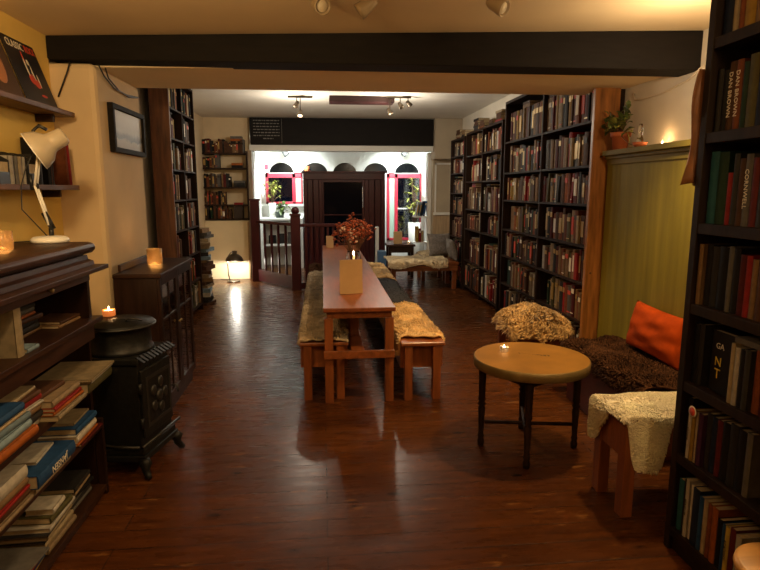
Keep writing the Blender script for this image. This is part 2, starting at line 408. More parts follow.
# entrance porch in maroon
pr = thing('door_1', 'maroon timber entrance porch with dark glazed door behind the railing', 'door', (.45, 11.55, 0)); pr['kind'] = 'structure'; del pr['category']
q = MB(); Y0, Y1 = 11.5, 12.7
q.box((-.365, Y0, 1.80), (1.25, Y0+.09, 1.93)).box((-.365, Y0, 0), (-.29, Y0+.09, 1.80)).box((1.17, Y0, 0), (1.25, Y0+.09, 1.80))
q.box((-.06, Y0, 0), (.0, Y0+.09, 1.80)).box((.84, Y0, 0), (.92, Y0+.09, 1.80))
q.box((-.40, Y0-.03, 1.93), (1.29, Y1, 1.965))
q.build('porch_frame', pr, MAROON, bevel=.006)
q = MB()
for x0, x1 in ((-.29, -.18), (-.175, -.06), (.92, 1.04), (1.045, 1.17)): q.box((x0+.004, Y0+.03, 0), (x1-.004, Y0+.06, 1.80))
q.build('boarded_panel', pr, MAROON, bevel=.006)
q = MB(); q.box((0, Y0+.02, 0), (.035, Y0+.07, 1.80)).box((.79, Y0+.02, 0), (.84, Y0+.07, 1.80)).box((.035, Y0+.02, 1.75), (.79, Y0+.07, 1.80)).box((.035, Y0+.02, 0), (.79, Y0+.07, .55)).box((.035, Y0+.02, 1.10), (.79, Y0+.07, 1.125))
dl = q.build('door_leaf', pr, MAROON, bevel=.005)
MB().box((.03, Y0+.04, .53), (.80, Y0+.05, 1.77)).build('door_pane', dl, mat('dark_door_glass', (.002, .003, .007), .1, spec=.1))
q = MB(); q.tube([(.80, Y0-.02, 1.25), (.80, Y0-.03, 1.30), (.80, Y0-.03, 1.62), (.80, Y0-.02, 1.67)], .008, CHROME); q.tube([(.80, Y0+.02, 1.26), (.80, Y0-.03, 1.26)], .007, CHROME).tube([(.80, Y0+.02, 1.66), (.80, Y0-.03, 1.66)], .007, CHROME)
q.build('door_handle', dl)
for xx in (-.365, 1.215): B((xx, Y0+.09, 0), (xx+.035, Y1, 1.93)).build('porch_side', pr, MAROON)
q = MB(); q.box((-.3, 12.66, 0), (1.2, 12.69, 1.9)); q.build('outer_door', pr, mat('black_outer_door', (.006, .006, .008), .4))
tag(B((-1.21, 12.68, 2.04), (-1.14, 12.72, 2.14), mat('red_alarm_plastic', (.5, .05, .1), .4), .006).build('alarm_box'), 'small square red alarm box beside the left fanlight', 'alarm box')

# ------------------------------------------------------------------ books
def book_mb(mb, t, h, d, cm, band=None, M=None, detail=2, pages=True):
    """standing book: thickness x, spine towards -y, base centre of spine edge at origin"""
    c = .0025 if t > .015 else .0012; ov = .003
    if detail == 0:
        mb.box((-t/2, 0, 0), (t/2, d, h), cm, M); mb.box((-t/2+c, .004, h), (t/2-c, d, h+.0012), PAPER, M)
    else:
        mb.box((-t/2, .004, 0), (-t/2+c, d, h), cm, M); mb.box((t/2-c, .004, 0), (t/2, d, h), cm, M)
        n = 6; pts = [(-t/2+t*i/n, .004-.006*math.sin(PI*i/n)*min(1, t/.03)) for i in range(n+1)]
        poly = pts + [(t/2, .007), (-t/2, .007)]
        mb.prism(poly, 0, h, cm, M)
        if pages: mb.box((-t/2+c, .007, ov), (t/2-c, d-ov, h-ov), PAPER, M)
    if band:
        bm_m, zs = band
        y = -.0012 if detail == 0 else -.0035*min(1, t/.03)-.0006
        for z0, z1 in zs:
            mb.box((-t*.36, y, z0*h), (t*.36, .002, z1*h), bm_m, M)
FAR = []   # books not yet made: dicts
def matrix(loc, rz, lie=False, h=0, t=0, lean=0):
    if lie: return Matrix.Translation((loc[0], loc[1], loc[2]+t/2)) @ Matrix.Rotation(rz, 4, 'Z') @ Matrix.Rotation(PI/2, 4, 'Y') @ Matrix.Translation((0, 0, -h/2))
    if lean:  # tilt about the spine line keeping the lowest corner on the shelf
        s = math.sin(abs(lean))*t/2
        return Matrix.Translation((loc[0], loc[1], loc[2]+s)) @ Matrix.Rotation(rz, 4, 'Z') @ Matrix.Rotation(lean, 4, 'Y')
    return Matrix.Translation(loc) @ Matrix.Rotation(rz, 4, 'Z')
ORD = ['first', 'second', 'third', 'fourth', 'fifth', 'sixth', 'seventh', 'eighth', 'ninth', 'tenth', 'eleventh', 'twelfth', 'thirteenth', 'fourteenth', 'fifteenth',
       'sixteenth', 'seventeenth', 'eighteenth', 'nineteenth', 'twentieth', 'twenty-first', 'twenty-second', 'twenty-third', 'twenty-fourth', 'twenty-fifth', 'twenty-sixth', 'twenty-seventh', 'twenty-eighth', 'twenty-ninth', 'thirtieth']
MUTED = ['brown']*9+['tan']*5+['charcoal']*3+['black']*4+['grey']*1+['beige']*4+['cream']*2+['maroon']*4+['rust']*5+['olive']*2+['dark green']+['red']*2+['white']+['orange', 'mustard']
def row(start, axis, length, hmax, rz, shelf_txt, from_txt, case_txt, group, tav=.042, dmax=.2, inset=.02, pal=MUTED, gap=.06, endslack=0., top=True, lo=.58):
    """axis +1/-1: world direction along the shelf is (dx,dy) for position 0.."""
    ax = Vector(axis); p = 0.; n = 0; front = Vector((math.sin(rz), -math.cos(rz), 0)); st = Vector(start)
    items = []
    while True:
        t = RNG.uniform(.55, 1.5)*tav
        if p+t > length-endslack: break
        h = min(hmax*RNG.uniform(lo, .95), .33); d = min(dmax, h*RNG.uniform(.62, .8))
        lean = 0.
        if RNG.random() < gap and p+t+.05 < length-endslack and n > 0 and t < .05:
            s = ax.x if abs(ax.x) > .5 else ax.y
            # which way is local +x in the world
            lx = Vector((math.cos(rz), math.sin(rz), 0)); sg = 1 if lx.dot(ax) > 0 else -1
            lean = -sg*RNG.uniform(.10, .16); off = h*math.sin(abs(lean))
            pos = st+ax*(p+off+t/2+.004)-front*0; p += t+off+.008
        else:
            pos = st+ax*(p+t/2); p += t+.0012
        pos = pos - front*(inset+RNG.uniform(0, .025))
        c = RNG.choice(pal)
        n += 1
        items.append(dict(t=t, h=h, d=d, M=matrix(pos, rz, lean=lean, t=t), c=c, loc=pos, lean=lean, top=pos.z+h, p=p,
             label='%s book, %s from the %s, %s, %s' % (c, ORD[min(n-1, 29)], from_txt, shelf_txt, case_txt), group=group))
    FAR.extend(items)
    # books lying flat on top of the row
    if top and items:
        k = RNG.randint(1, max(1, len(items)-5)); run = items[k:k+5]
        zt = max(i['top'] for i in run)+.004 if not any(i['lean'] for i in run) else max(i['loc'].z+i['h']+.02 for i in run)
        zmax = st.z+hmax
        cen = sum((i['loc'] for i in run), Vector())/len(run); j = 0
        while zt < zmax-.035 and j < 2:
            t = RNG.uniform(.018, .034); h = RNG.uniform(.17, .24); c = RNG.choice(pal+['white', 'cream', 'tan'])
            FAR.append(dict(t=t, h=h, d=.13, M=matrix((cen.x, cen.y, zt), rz, True, h, t), c=c, loc=Vector((cen.x, cen.y, zt)), flat=True, lean=0, top=zt+t,
                label='%s book lying flat %s the row, %s, %s' % (c, 'on top of' if j == 0 else 'second layer above', shelf_txt, case_txt), group=group))
            zt += t+.001; j += 1
def bands(h):
    r = RNG.random(); m = RNG.choice([INKG, INKG, INKW, INKD, INKR, INKG])
    if r < .35: return None
    if r < .6: return (m, [(.68, .84)])
    if r < .8: return (m, [(.10, .13), (.72, .86)])
    return (m, [(.25, .8)])

NBOOK = [0]
def solid_book(name, t, h, d, c, loc, rz, label, group, lie=False, lean=0, title=None, tm=None, front=None, band=None, cm=None):
    """near book with its own cover, page block and lettering parts"""
    NBOOK[0] += 1
    r = thing(name, label, 'book', (0, 0, 0), group)
    r.matrix_world = matrix(loc, rz, lie, h, t, lean)
    cmat = cm or cover(c)
    a = MB(); book_mb(a, t, h, d, cmat, band, None, 1, pages=False); a.build('cover', r, local=True, bevel=0)
    cc = .0025 if t > .015 else .0012
    MB().box((-t/2+cc, .007, .003), (t/2-cc, d-.003, h-.003), PAPER).build('page_block', r, local=True)
    if title:
        # reads downwards along the spine
        M = Matrix.Translation((0, -.0035*min(1, t/.03)-.001, h*.52)) @ Matrix.Rotation(PI/2, 4, 'X') @ Matrix.Rotation(-PI/2, 4, 'Z')
        text(title, min(t*.75, h*.9/len(title)*1.6), tm or INKW, M, r, 'spine_title')
    return r

# ------------------------------------------------------------------ right wall bookcases
def bookcase(name, label, x_front, x_back, y0, y1, ztop, shelves, dividers, m, near_panel=None, sgn=1, group=None, panel_w=.03):
    """open bookcase along a side wall; shelves = list of top heights"""
    r = thing(name, label, 'bookcase', ((x_front+x_back)/2, (y0+y1)/2, 0), group)
    xa, xb = min(x_front, x_back), max(x_front, x_back)
    if near_panel: near_panel(r)
    else: B((xa, y0, 0), (xb, y0+panel_w, ztop)).build('side_panel', r, m)
    B((xa, y1-panel_w, 0), (xb, y1, ztop)).build('side_panel', r, m)
    bk = .012
    if sgn > 0: B((xb-bk, y0+panel_w, 0), (xb, y1-panel_w, ztop)).build('back_panel', r, m)
    else: B((xa, y0+panel_w, 0), (xa+bk, y1-panel_w, ztop)).build('back_panel', r, m)
    ys = [y0+panel_w]+[d-.0125 for d in dividers]; ye = [d+.0125 for d in dividers]
    bays = list(zip([y0+panel_w]+[d+.015 for d in dividers], [d-.015 for d in dividers]+[y1-panel_w]))
    for d in dividers: B((xa if sgn > 0 else xa+bk, d-.015, 0), (xb-bk if sgn > 0 else xb, d+.015, ztop)).build('upright', r, m)
    for a, b in bays:
        for z in shelves:
            B((xa+.004 if sgn > 0 else xa+bk, a, z-.021), (xb-bk if sgn > 0 else xb-.004, b, z)).build('shelf', r, m)
    B((xa, y0+panel_w, ztop-.03), (xb, y1-panel_w, ztop)).build('top_board', r, m)
    return r, bays
def pine_panel(r):
    B((2.225, 4.655, 0), (2.44, 4.70, 2.419)).build('end_board', r, PINE, bevel=.004)
    k = MB()
    for z, x in ((1.87, 2.3), (1.32, 2.38), (.9, 2.27), (.5, 2.4), (1.05, 2.44)): k.lathe([(0, 0), (.009, .0), (.009, .004), (0, .005)], (0, 0, 0), None, Matrix.Translation((x, 4.655, z)) @ Matrix.Rotation(PI/2, 4, 'X'), seg=10)
    k.build('screw_cap', r, mat('knot_brown', (.12, .045, .012), .5))
SH1 = [.09, .44, .79, 1.12, 1.48, 1.81, 2.18]
c1, bays1 = bookcase('tall_bookcase', 'tall dark bookcase with orange pine end board beside the green panelling', 2.26, 2.56, 4.70, 7.12, 2.66, SH1, [5.88], DARKWZ)
pine_panel(c1)
SHN = ['lowest shelf', 'sixth shelf down', 'fifth shelf down', 'fourth shelf down', 'third shelf down', 'second shelf down', 'top shelf']
def fill_case(bays, shelves, ztop, xf, rz, names, fromt, cases, groups, skip=(), **kw):
    for bi, (a, b) in enumerate(bays):
        for si, z in enumerate(shelves):
            zt = (shelves[si+1]-.021) if si+1 < len(shelves) else ztop-.03
            if (bi, si) in skip: continue
            L = b-a-.004
            kw2 = dict(kw); kw2['endslack'] = RNG.choice([0, 0, .02, .1, .18])
            row((xf, a+.002, z+.0005), (0, 1, 0), L, zt-z-.006, rz, names[si], fromt[bi], cases[bi], groups, **kw2)
fill_case(bays1, SH1, 2.66, 2.26, -PI/2, SHN, ['pine end', 'middle upright'], ['near bay of pine-ended bookcase', 'far bay of pine-ended bookcase'], 'books on the right wall bookcases', tav=.054, lo=.74)
SH2 = [.09, .50, 1.0, 1.31, 1.73, 2.12]
SHN2 = ['lowest shelf', 'fifth shelf down', 'fourth shelf down', 'third shelf down', 'second shelf down', 'top shelf']
c2, bays2 = bookcase('tall_bookcase', 'dark bookcase with books piled on top, deeper along the right wall', 2.26, 2.56, 7.22, 9.05, 2.47, SH2, [8.12], DARKWZ)
fill_case(bays2, SH2, 2.47, 2.26, -PI/2, SHN2, ['near end', 'middle upright'], ['near bay of dark pile-topped bookcase', 'far bay of dark pile-topped bookcase'], 'books on the right wall bookcases', tav=.06)
SH3 = [.09, .46, .82, 1.2, 1.55, 1.88, 2.16]
c3, bays3 = bookcase('narrow_bookcase', 'narrow dark bookcase at the far end of the right wall', 2.24, 2.56, 9.10, 10.05, 2.44, SH3, [], DARKWZ)
fill_case(bays3, SH3, 2.44, 2.24, -PI/2, SHN, ['near end'], ['narrow far bookcase'], 'books on the right wall bookcases', tav=.06)
# piles on top of the dark bookcase
for yb, n in ((7.5, 4), (7.85, 2), (8.3, 3), (8.62, 5), (9.4, 3), (9.75, 4)):
    z = 2.471 if yb < 9 else 2.441
    for j in range(n):
        t = RNG.uniform(.025, .045); c = RNG.choice(MUTED); h = RNG.uniform(.2, .27)
        FAR.append(dict(t=t, h=h, d=.17, M=matrix((2.29, yb, z), -PI/2+RNG.uniform(-.08, .08), True, h, t), c=c, loc=Vector((2.3, yb, z)), flat=True, lean=0, top=z,
            label='%s book, %s from the bottom of a pile above the dark bookcase' % (c, ORD[j]), group='books piled on the bookcases')); z += t+.001
# left wall bookcase
SHL = [.10, .45, .80, 1.14, 1.49, 1.83, 2.17, 2.5]
SHNL = ['lowest shelf', 'seventh shelf down', 'sixth shelf down', 'fifth shelf down', 'fourth shelf down', 'third shelf down', 'second shelf down', 'top shelf']
def left_end(r): B((-1.825, 6.57, 0), (-1.62, 6.60, 2.84)).build('end_board', r, wood('brown_end_board', (.16, .06, .02), .45, 'z'), bevel=.003)
c4, bays4 = bookcase('tall_bookcase', 'tall crammed bookcase with brown end board along the left wall', -1.63, -1.82, 6.60, 7.86, 2.86, SHL, [7.2], DARKWZ, sgn=-1)
left_end(c4)
fill_case(bays4, SHL, 2.86, -1.63, PI/2, SHNL, ['near end', 'middle upright'], ['near bay of left bookcase', 'far bay of left bookcase'],
          'books on the left wall bookcase', tav=.05, lo=.70, dmax=.125, pal=MUTED+['grey', 'white', 'cream'])
for k in range(22):
    t = RNG.uniform(.035, .06); c = RNG.choice(['white', 'grey', 'cream', 'charcoal', 'beige', 'brown', 'pale blue', 'tan'])
    z = .0006+sum(b['t']+.0008 for b in FAR if b.get('mag'))
    FAR.append(dict(t=t, h=.30, d=.22, M=matrix((-1.60+RNG.uniform(-.03, .03), 8.25+RNG.uniform(-.05, .05), z), PI/2+RNG.uniform(-.3, .3), True, .30, t), c=c, loc=Vector((-1.7, 8.25, z)), flat=True, lean=0, top=z, mag=True,
        label='%s volume, %s up the tall floor pile beyond the left bookcase' % (c, ORD[k]), group='volumes piled on the floor beyond the left bookcase'))
# shelves on the far left wall
wsx = thing('wall_shelving', 'dark wall shelving on the far wall left of the shop window', 'shelves', (-1.6, 10.72, 1.0))
SHB = [1.09, 1.34, 1.655, 1.99, 2.25]
WX0, WX1 = -2.095, -1.34
B((WX1, 10.62, 1.06), (WX1+.025, 10.86, 2.28)).build('side_panel', wsx, DARKWZ)
for z in SHB[:-1]: B((WX0, 10.62, z-.025), (WX1, 10.86, z)).build('shelf', wsx, DARKW)
B((WX0, 10.62, 2.225), (WX1, 10.86, 2.25)).build('shelf', wsx, DARKW)
nmb = ['lowest shelf', 'fourth shelf down', 'third shelf down', 'second shelf down', 'top shelf']
for si, z in enumerate(SHB):
    if si == 0: L0, L = WX0, .46
    elif si == 1: L0, L = WX0, .40
    elif si == 2: L0, L = WX0, .50
    elif si == 3: L0, L = WX0, .30
    else: L0, L = WX0, .74
    row((L0+.002, 10.63, z+.0005), (1, 0, 0), L, .27, 0, nmb[si], 'left', 'far wall shelving', 'books on the far wall shelves', tav=.035, inset=.01, top=False, gap=.03,
        pal=['brown', 'charcoal', 'dark green', 'black', 'tan', 'rust', 'grey', 'brown', 'maroon'])
for (x, z, cs, w) in ((-1.50, 2.47, ['black', 'orange', 'grey', 'cream'][:3], .2), (-1.5, 1.9905, ['black', 'orange'], .2), (-1.47, 1.6555, ['black', 'charcoal', 'grey'], .2), (-1.5, 1.3405, ['red'], .16)):
    zz = z
    if z > 2.4: B((-1.62, 10.64, 2.4), (-1.38, 10.86, 2.42)).build('shelf', wsx, DARKW); zz = 2.4205
    for j, c in enumerate(cs):
        t = RNG.uniform(.03, .045)
        FAR.append(dict(t=t, h=w, d=.15, M=matrix((x, 10.65, zz), 0, True, w, t), c=c, loc=Vector((x, 10.65, zz)), flat=True, lean=0, top=zz,
            label='%s book lying flat, %s in its pile, %s of the far wall shelving' % (c, ['lowest', 'second', 'topmost'][j], 'bracket top' if z > 2.4 else nmb[[1.9905, 1.6555, 1.3405].index(z)+0 and 0 or {1.9905: 3, 1.6555: 2, 1.3405: 1}[z]]), group='books on the far wall shelves')); zz += t+.001
tag(MB().box((-1.59, 10.64, 1.0905), (-1.43, 10.84, 1.31)).build('storage_box', m=mat('dark_box', (.035, .022, .015), .6), bevel=.004), 'dark square storage box on the lowest far wall shelf', 'box')

# ------------------------------------------------------------------ black bookcase close on the right
bbk = thing('black_bookcase', 'black bookcase of paperbacks close by at the right edge', 'bookcase', (1.68, 1.75, 0))
XF = 1.53
B((XF, 2.225, 0), (1.84, 2.262, 2.62)).build('side_panel', bbk, ESPR, bevel=.002)
B((XF, 1.02, 0), (1.84, 1.05, 2.62)).build('side_panel', bbk, ESPR)
B((1.83, 1.05, 0), (1.84, 2.225, 2.62)).build('back_panel', bbk, ESPR)
B((XF, 1.05, 2.585), (1.83, 2.225, 2.62)).build('top_board', bbk, ESPR)
SB = [.11, .46, .79, 1.13, 1.465, 1.825, 2.185]
for z in SB: B((XF+.003, 1.05, z-.042), (1.83, 2.225, z)).build('shelf', bbk, ESPR, bevel=.002)
B((XF+.02, 1.05, 0), (XF+.035, 2.225, .066)).build('plinth', bbk, ESPR)
GB = 'books on the near black bookcase'
def bl(rowi, specs, y=2.222, k0=0):
    """specs from the far end towards the camera: (colour, thickness, height, depth, title, title material, inset)"""
    z = SB[rowi]+.0008
    nm = ['bottom shelf', 'second shelf up', 'third shelf up', 'fourth shelf up', 'fifth shelf up', 'sixth shelf up', 'top shelf'][rowi]
    for i, s in enumerate(specs):
        c, t, h, d, ti, tm = s[:6]; ins = s[6] if len(s) > 6 else .03
        y -= t/2+.001
        pick = ', %s from the far end' % ORD[i+k0]
        solid_book('book', t, h, d, c, (XF+ins, y, z), -PI/2, '%s book%s, %s of the near black bookcase' % (c, pick, nm), GB, title=ti, tm=tm)
        y -= t/2+.0005
bl(6, [('navy', .05, .25, .16, None, None), ('cream', .032, .24, .15, None, None), ('rust', .028, .25, .15, None, None), ('mustard', .055, .26, .16, None, None), ('tan', .04, .24, .15, None, None), ('brown', .04, .25, .15, None, None), ('beige', .05, .24, .15, None, None)])
bl(5, [('charcoal', .03, .24, .16, None, None), ('black', .03, .23, .15, None, None), ('brown', .036, .255, .15, 'DAN BROWN', INKW), ('rust', .036, .255, .15, 'DAN BROWN', INKW), ('dark green', .028, .24, .15, None, None),
       ('olive', .05, .26, .16, None, None), ('navy', .03, .25, .15, None, None), ('mustard', .04, .24, .15, None, None), ('tan', .04, .25, .15, None, None)])
bl(4, [('teal', .05, .285, .18, None, None), ('dark green', .055, .28, .18, None, None), ('red', .026, .2, .13, None, None), ('charcoal', .03, .27, .16, None, None), ('brown', .03, .25, .16, None, None), ('grey', .036, .265, .16, 'CORNWELL', INKW), ('maroon', .035, .25, .15, None, None), ('charcoal', .04, .27, .15, None, None), ('brown', .04, .26, .15, None, None)])
bl(3, [('tan', .028, .25, .17, None, None, .015), ('black', .034, .25, .17, None, None), ('charcoal', .038, .245, .16, None, INKG), ('black', .05, .25, .16, None, None), ('grey', .028, .255, .16, None, None), ('black', .034, .25, .16, None, INKG), ('maroon', .03, .23, .15, None, None), ('red', .03, .23, .15, None, None), ('tan', .028, .22, .15, None, None), ('brown', .04, .23, .15, None, None), ('charcoal', .04, .23, .15, None, None)])
# fourth row: a face-out cover then upright books in front
zf = SB[2]+.0008
fo = solid_book('book', .03, .25, .15, 'black', (0, 0, 0), 0, 'black hardback standing face out with yellow and white letters, near bookcase', GB)
fo.matrix_world = Matrix.Translation((1.592, 2.135, zf)) @ Matrix.Rotation(PI, 4, 'Z')
Mf = Matrix.Translation((.0158, 0, 0)) @ Matrix.Rotation(PI/2, 4, 'Z') @ Matrix.Rotation(PI/2, 4, 'X')
text('GA', .034, INKW, Mf @ Matrix.Translation((.055, .19, 0)), fo, 'cover_lettering')
text('N', .052, INKY, Mf @ Matrix.Translation((.05, .125, 0)), fo, 'cover_lettering')
text('T', .058, INKY, Mf @ Matrix.Translation((.05, .075, 0)), fo, 'cover_lettering')

bl(2, [('black', .03, .255, .16, None, None), ('charcoal', .03, .26, .16, None, None)])
bl(2, [('cream', .022, .235, .13, None, None, .012), ('white', .026, .225, .13, None, None, .012), ('black', .022, .225, .13, None, None, .012), ('charcoal', .03, .23, .13, None, None, .012), ('rust', .035, .24, .14, None, None), ('maroon', .03, .23, .14, None, None), ('brown', .03, .24, .14, None, None), ('white', .03, .225, .13, None, None, .0), ('cream', .03, .23, .13, None, None, .0)], y=1.98, k0=3)
tag(MB().box((1.55, 1.81, zf+.2415), (1.68, 1.97, zf+.262)).build('book', m=cover('grey')), 'grey book lying flat on the upright books beside the face-out cover', 'book', GB); NBOOK[0] += 1
bl(1, [('black', .03, .26, .16, None, None), ('white', .02, .215, .14, 'BOOKER', INKD, .012), ('mustard', .024, .225, .14, None, None, .012), ('cream', .014, .22, .14, None, None, .014), ('purple', .03, .225, .14, None, None, .014), ('charcoal', .03, .24, .15, None, None), ('navy', .03, .235, .15, None, None), ('maroon', .03, .235, .15, None, None), ('black', .038, .24, .15, None, None), ('charcoal', .045, .25, .16, None, INKW), ('black', .04, .245, .16, None, None), ('grey', .03, .25, .16, None, None)])
# round red and white sticker on the white spine
so = MB().lathe([(0, 0), (.024, 0), (.024, .0015), (0, .0015)], (0, 0, 0), INKW, None, 20).lathe([(.0, .0015), (.018, .0015), (.018, .0025), (0, .0025)], (0, 0, 0), INKR, None, 20)
so = so.build('round_badge', local=True); so.matrix_world = Matrix.Translation((1.534, 2.150, SB[1]+.222)) @ Matrix.Rotation(-PI/2, 4, 'Y')
tag(so, 'round red and white badge propped above the white spine, near bookcase', 'badge')
bl(0, [('teal', .035, .235, .16, None, None, .02), ('black', .02, .25, .16, None, None, .02), ('white', .024, .262, .16, 'PARALLEL', INKD, .012), ('white', .02, .25, .15, None, None, .02), ('navy', .044, .25, .16, None, INKW, .014), ('blue', .026, .235, .15, None, INKW, .012), ('cream', .026, .235, .15, None, None, .012), ('rust', .024, .235, .15, None, None, .012), ('orange', .034, .235, .15, None, None, .012), ('black', .026, .205, .14, None, None, .012), ('blue', .016, .2, .14, None, None, .012), ('yellow', .024, .2, .14, 'ACADEMY', INKD, .012), ('maroon', .03, .21, .14, None, None, .012), ('white', .03, .2, .14, None, None, .012)])
# bag hanging on the far edge
hb = thing('leather_apron', 'tan leather apron hanging from the far edge of the black bookcase', 'apron', (1.56, 2.30, 1.62))
def PA(u, v):
    w = .032+.004*v+.012*math.sin(v*7); z = 2.08-.46*v
    return Vector((1.550+(u-.5)*2*w, 2.272+.012+.02*math.sin(u*9+v*2)*v+.02*v, z+.008*math.sin(u*5)*v))
hq = MB(); hq.grid(PA, 14, 16, LEATHER, thick=.006); hq.build('leather_skirt', hb)
MB().tube([(1.56, 2.29, 2.08), (1.575, 2.285, 2.2), (1.60, 2.275, 2.3)], .006, LEATHER).tube([(1.60, 2.262, 2.3), (1.60, 2.29, 2.3)], .005, CHROME).build('strap', hb)
# round table corner at the very edge
nt_ = thing('side_table', 'round pale wooden side table cut off at the bottom right corner', 'table', (1.39, 1.46, 0))
MB().lathe([(0, .42), (.12, .42), (.132, .43), (.135, .445), (.132, .458), (.12, .463), (0, .463)], (1.39, 1.46, 0), wood('pale_orange_wood', (.50, .26, .07), .4, 'x', k=.2), seg=40).build('tabletop', nt_)
for a in (.6, 2.7, 4.8): MB().tube([(1.39+.09*math.cos(a), 1.46+.09*math.sin(a), 0), (1.39+.08*math.cos(a), 1.46+.08*math.sin(a), .42)], .017, PINE).build('leg', nt_)

# ------------------------------------------------------------------ old dresser with books on the left
dr = thing('dresser', 'dark walnut dresser crammed with books along the left wall', 'dresser', (-1.45, 2.2, 0))
DY0, DY1 = 1.0, 3.02
tp = MB(); poly = [(-1.745, 1.265), (-1.26, 1.265), (-1.23, 1.272), (-1.213, 1.288), (-1.21, 1.305), (-1.22, 1.32), (-1.245, 1.328), (-1.745, 1.328)]
Mx = Matrix(((1, 0, 0, 0), (0, 0, 1, 0), (0, 1, 0, 0), (0, 0, 0, 1)))
tp.prism([(x, z) for x, z in poly], DY0, 3.20, None, Mx); tp.build('top', dr, PIANO, bevel=.006)
tp = MB(); tp.prism([(-1.745, 1.215), (-1.20, 1.215), (-1.205, 1.235), (-1.23, 1.243), (-1.235, 1.265), (-1.745, 1.265)], DY0, 3.14, None, Mx); tp.build('moulding', dr, PIANO)
B((-1.745, DY0, 1.19), (-1.14, 3.17, 1.213)).build('ledge', dr, PIANO, bevel=.003)
kn = MB().lathe([(0, 0), (.006, 0), (.006, .01), (.011, .016), (.008, .024), (0, .026)], (0, 0, 0), BRASS, Matrix.Translation((-1.175, 2.55, 1.175)) @ Matrix.Rotation(PI/2, 4, 'Y'), 12)
B((-1.20, DY0, 1.15), (-1.175, 3.0, 1.19)).build('apron', dr, PIANO, bevel=.003); kn.build('knob', dr)
B((-1.745, 3.02, .93), (-1.20, 3.05, 1.19)).build('side_panel', dr, PIANOZ)
B((-1.745, DY0, .925), (-1.16, 3.09, .95)).build('shelf', dr, PIANO, bevel=.003)
B((-1.20, DY0, .85), (-1.175, 3.0, .925)).build('apron', dr, PIANO)
B((-1.73, 2.97, .0), (-1.21, 3.0, .601)).build('side_panel', dr, PIANOZ); B((-1.73, 3.085, .602), (-1.24, 3.105, .925)).build('side_panel', dr, PIANOZ)
B((-1.745, DY0, 0), (-1.73, 3.0, 1.19)).build('back_panel', dr, PIANOZ)
for z in (.63, .40, .06): B((-1.73, DY0, z-.028), (-1.165, 2.97, z)).build('shelf', dr, PIANO, bevel=.003)
B((-1.20, DY0, 0), (-1.185, 2.97, .03)).build('plinth', dr, PIANO)
B((-1.209, 2.975, .0), (-1.165, 3.0, .42)).build('front_post', dr, PIANOZ, bevel=.004)
GD = 'books in the walnut dresser'
def pile(x, y, z, rz, specs, where):
    """flat pile, spine facing by rz; specs bottom to top: (colour, thick, length, depth, dx, dy, dr, title)"""
    n = len(specs)
    for i, s in enumerate(specs):
        c, t, h, d = s[:4]; dx, dy, da = (s[4:7] if len(s) > 6 else (RNG.uniform(-.012, .012), RNG.uniform(-.015, .015), RNG.uniform(-.06, .06)))
        ti = s[7] if len(s) > 7 else None
        pos = 'top' if i == n-1 else 'bottom' if i == 0 else ORD[i]+' from bottom'
        solid_book('book', t, h, d, c, (x+dx, y+dy, z+.0006), rz+da, '%s book, %s of %s' % (c, pos, where), GD, lie=True, title=ti, tm=s[8] if len(s) > 8 else INKW)
        z += t+.0006
E_ = PI/2   # spine faces +X
# upper shelf
z1 = .951
solid_book('book', .04, .215, .15, 'dark green', (-1.25, 2.22, z1), E_, 'dark green book standing at the left end of the upper dresser shelf', GD)
solid_book('book', .03, .20, .15, 'black', (-1.26, 2.27, z1), E_, 'black book standing beside the dark green one, upper dresser shelf', GD)
solid_book('book', .055, .225, .16, 'cream', (-1.19, 2.325, z1), E_, 'thick cream book standing beside the pile on the upper dresser shelf', GD)
pile(-1.31, 2.61, z1, E_, [('tan', .016, .34, .2), ('charcoal', .026, .3, .2), ('black', .024, .3, .2), ('brown', .02, .28, .2), ('orange', .012, .27, .2), ('grey', .022, .26, .19), ('charcoal', .02, .24, .17), ('olive', .02, .24, .17), ('brown', .016, .26, .19)], 'the upper dresser shelf pile')
solid_book('book', .018, .09, .12, 'pale blue', (-1.185, 2.41, z1), E_, 'small pale blue booklet lying before the upper dresser pile', GD, lie=True)
pile(-1.24, 2.90, z1, E_, [('tan', .014, .22, .16), ('brown', .012, .2, .15)], 'the low pair right of the upper dresser pile')
# second tier, spilling over the front
z2 = .6306
pile(-1.13, 2.92, z2, E_, [('olive', .050, .30, .25, 0, 0, .0), ('white', .012, .31, .26, .012, .0, .03), ('cream', .012, .32, .27, .02, -.006, .02)], 'the pile at the right end, middle dresser shelf')
pile(-1.135, 2.57, z2, E_, [('cream', .026, .30, .22, .01, .01, .02), ('orange', .016, .29, .2, .0, 0, -.02), ('red', .014, .28, .19, 0, 0, .02), ('beige', .03, .27, .20, -.01, 0, .0), ('brown', .02, .24, .2, -.06, -.03, -.05)], 'second pile from right, middle dresser shelf')
pile(-1.19, 2.33, z2, E_, [('white', .03, .2, .18), ('charcoal', .03, .2, .18), ('tan', .026, .2, .18), ('white', .012, .2, .19), ('red', .03, .2, .19), ('brown', .02, .19, .18), ('cream', .014, .19, .16)], 'the red-topped pile, middle dresser shelf')
pile(-1.12, 2.07, z2, E_, [('charcoal', .04, .29, .2, -.03, 0, .0), ('orange', .034, .31, .2, .012, 0, .0), ('pale blue', .03, .3, .21, .0, -.01, .02), ('pale blue', .028, .27, .2, -.01, .01, -.03), ('cream', .012, .26, .2, -.01, 0, .02), ('blue', .03, .26, .2, -.015, 0, .02)], 'the blue-topped pile, middle dresser shelf')
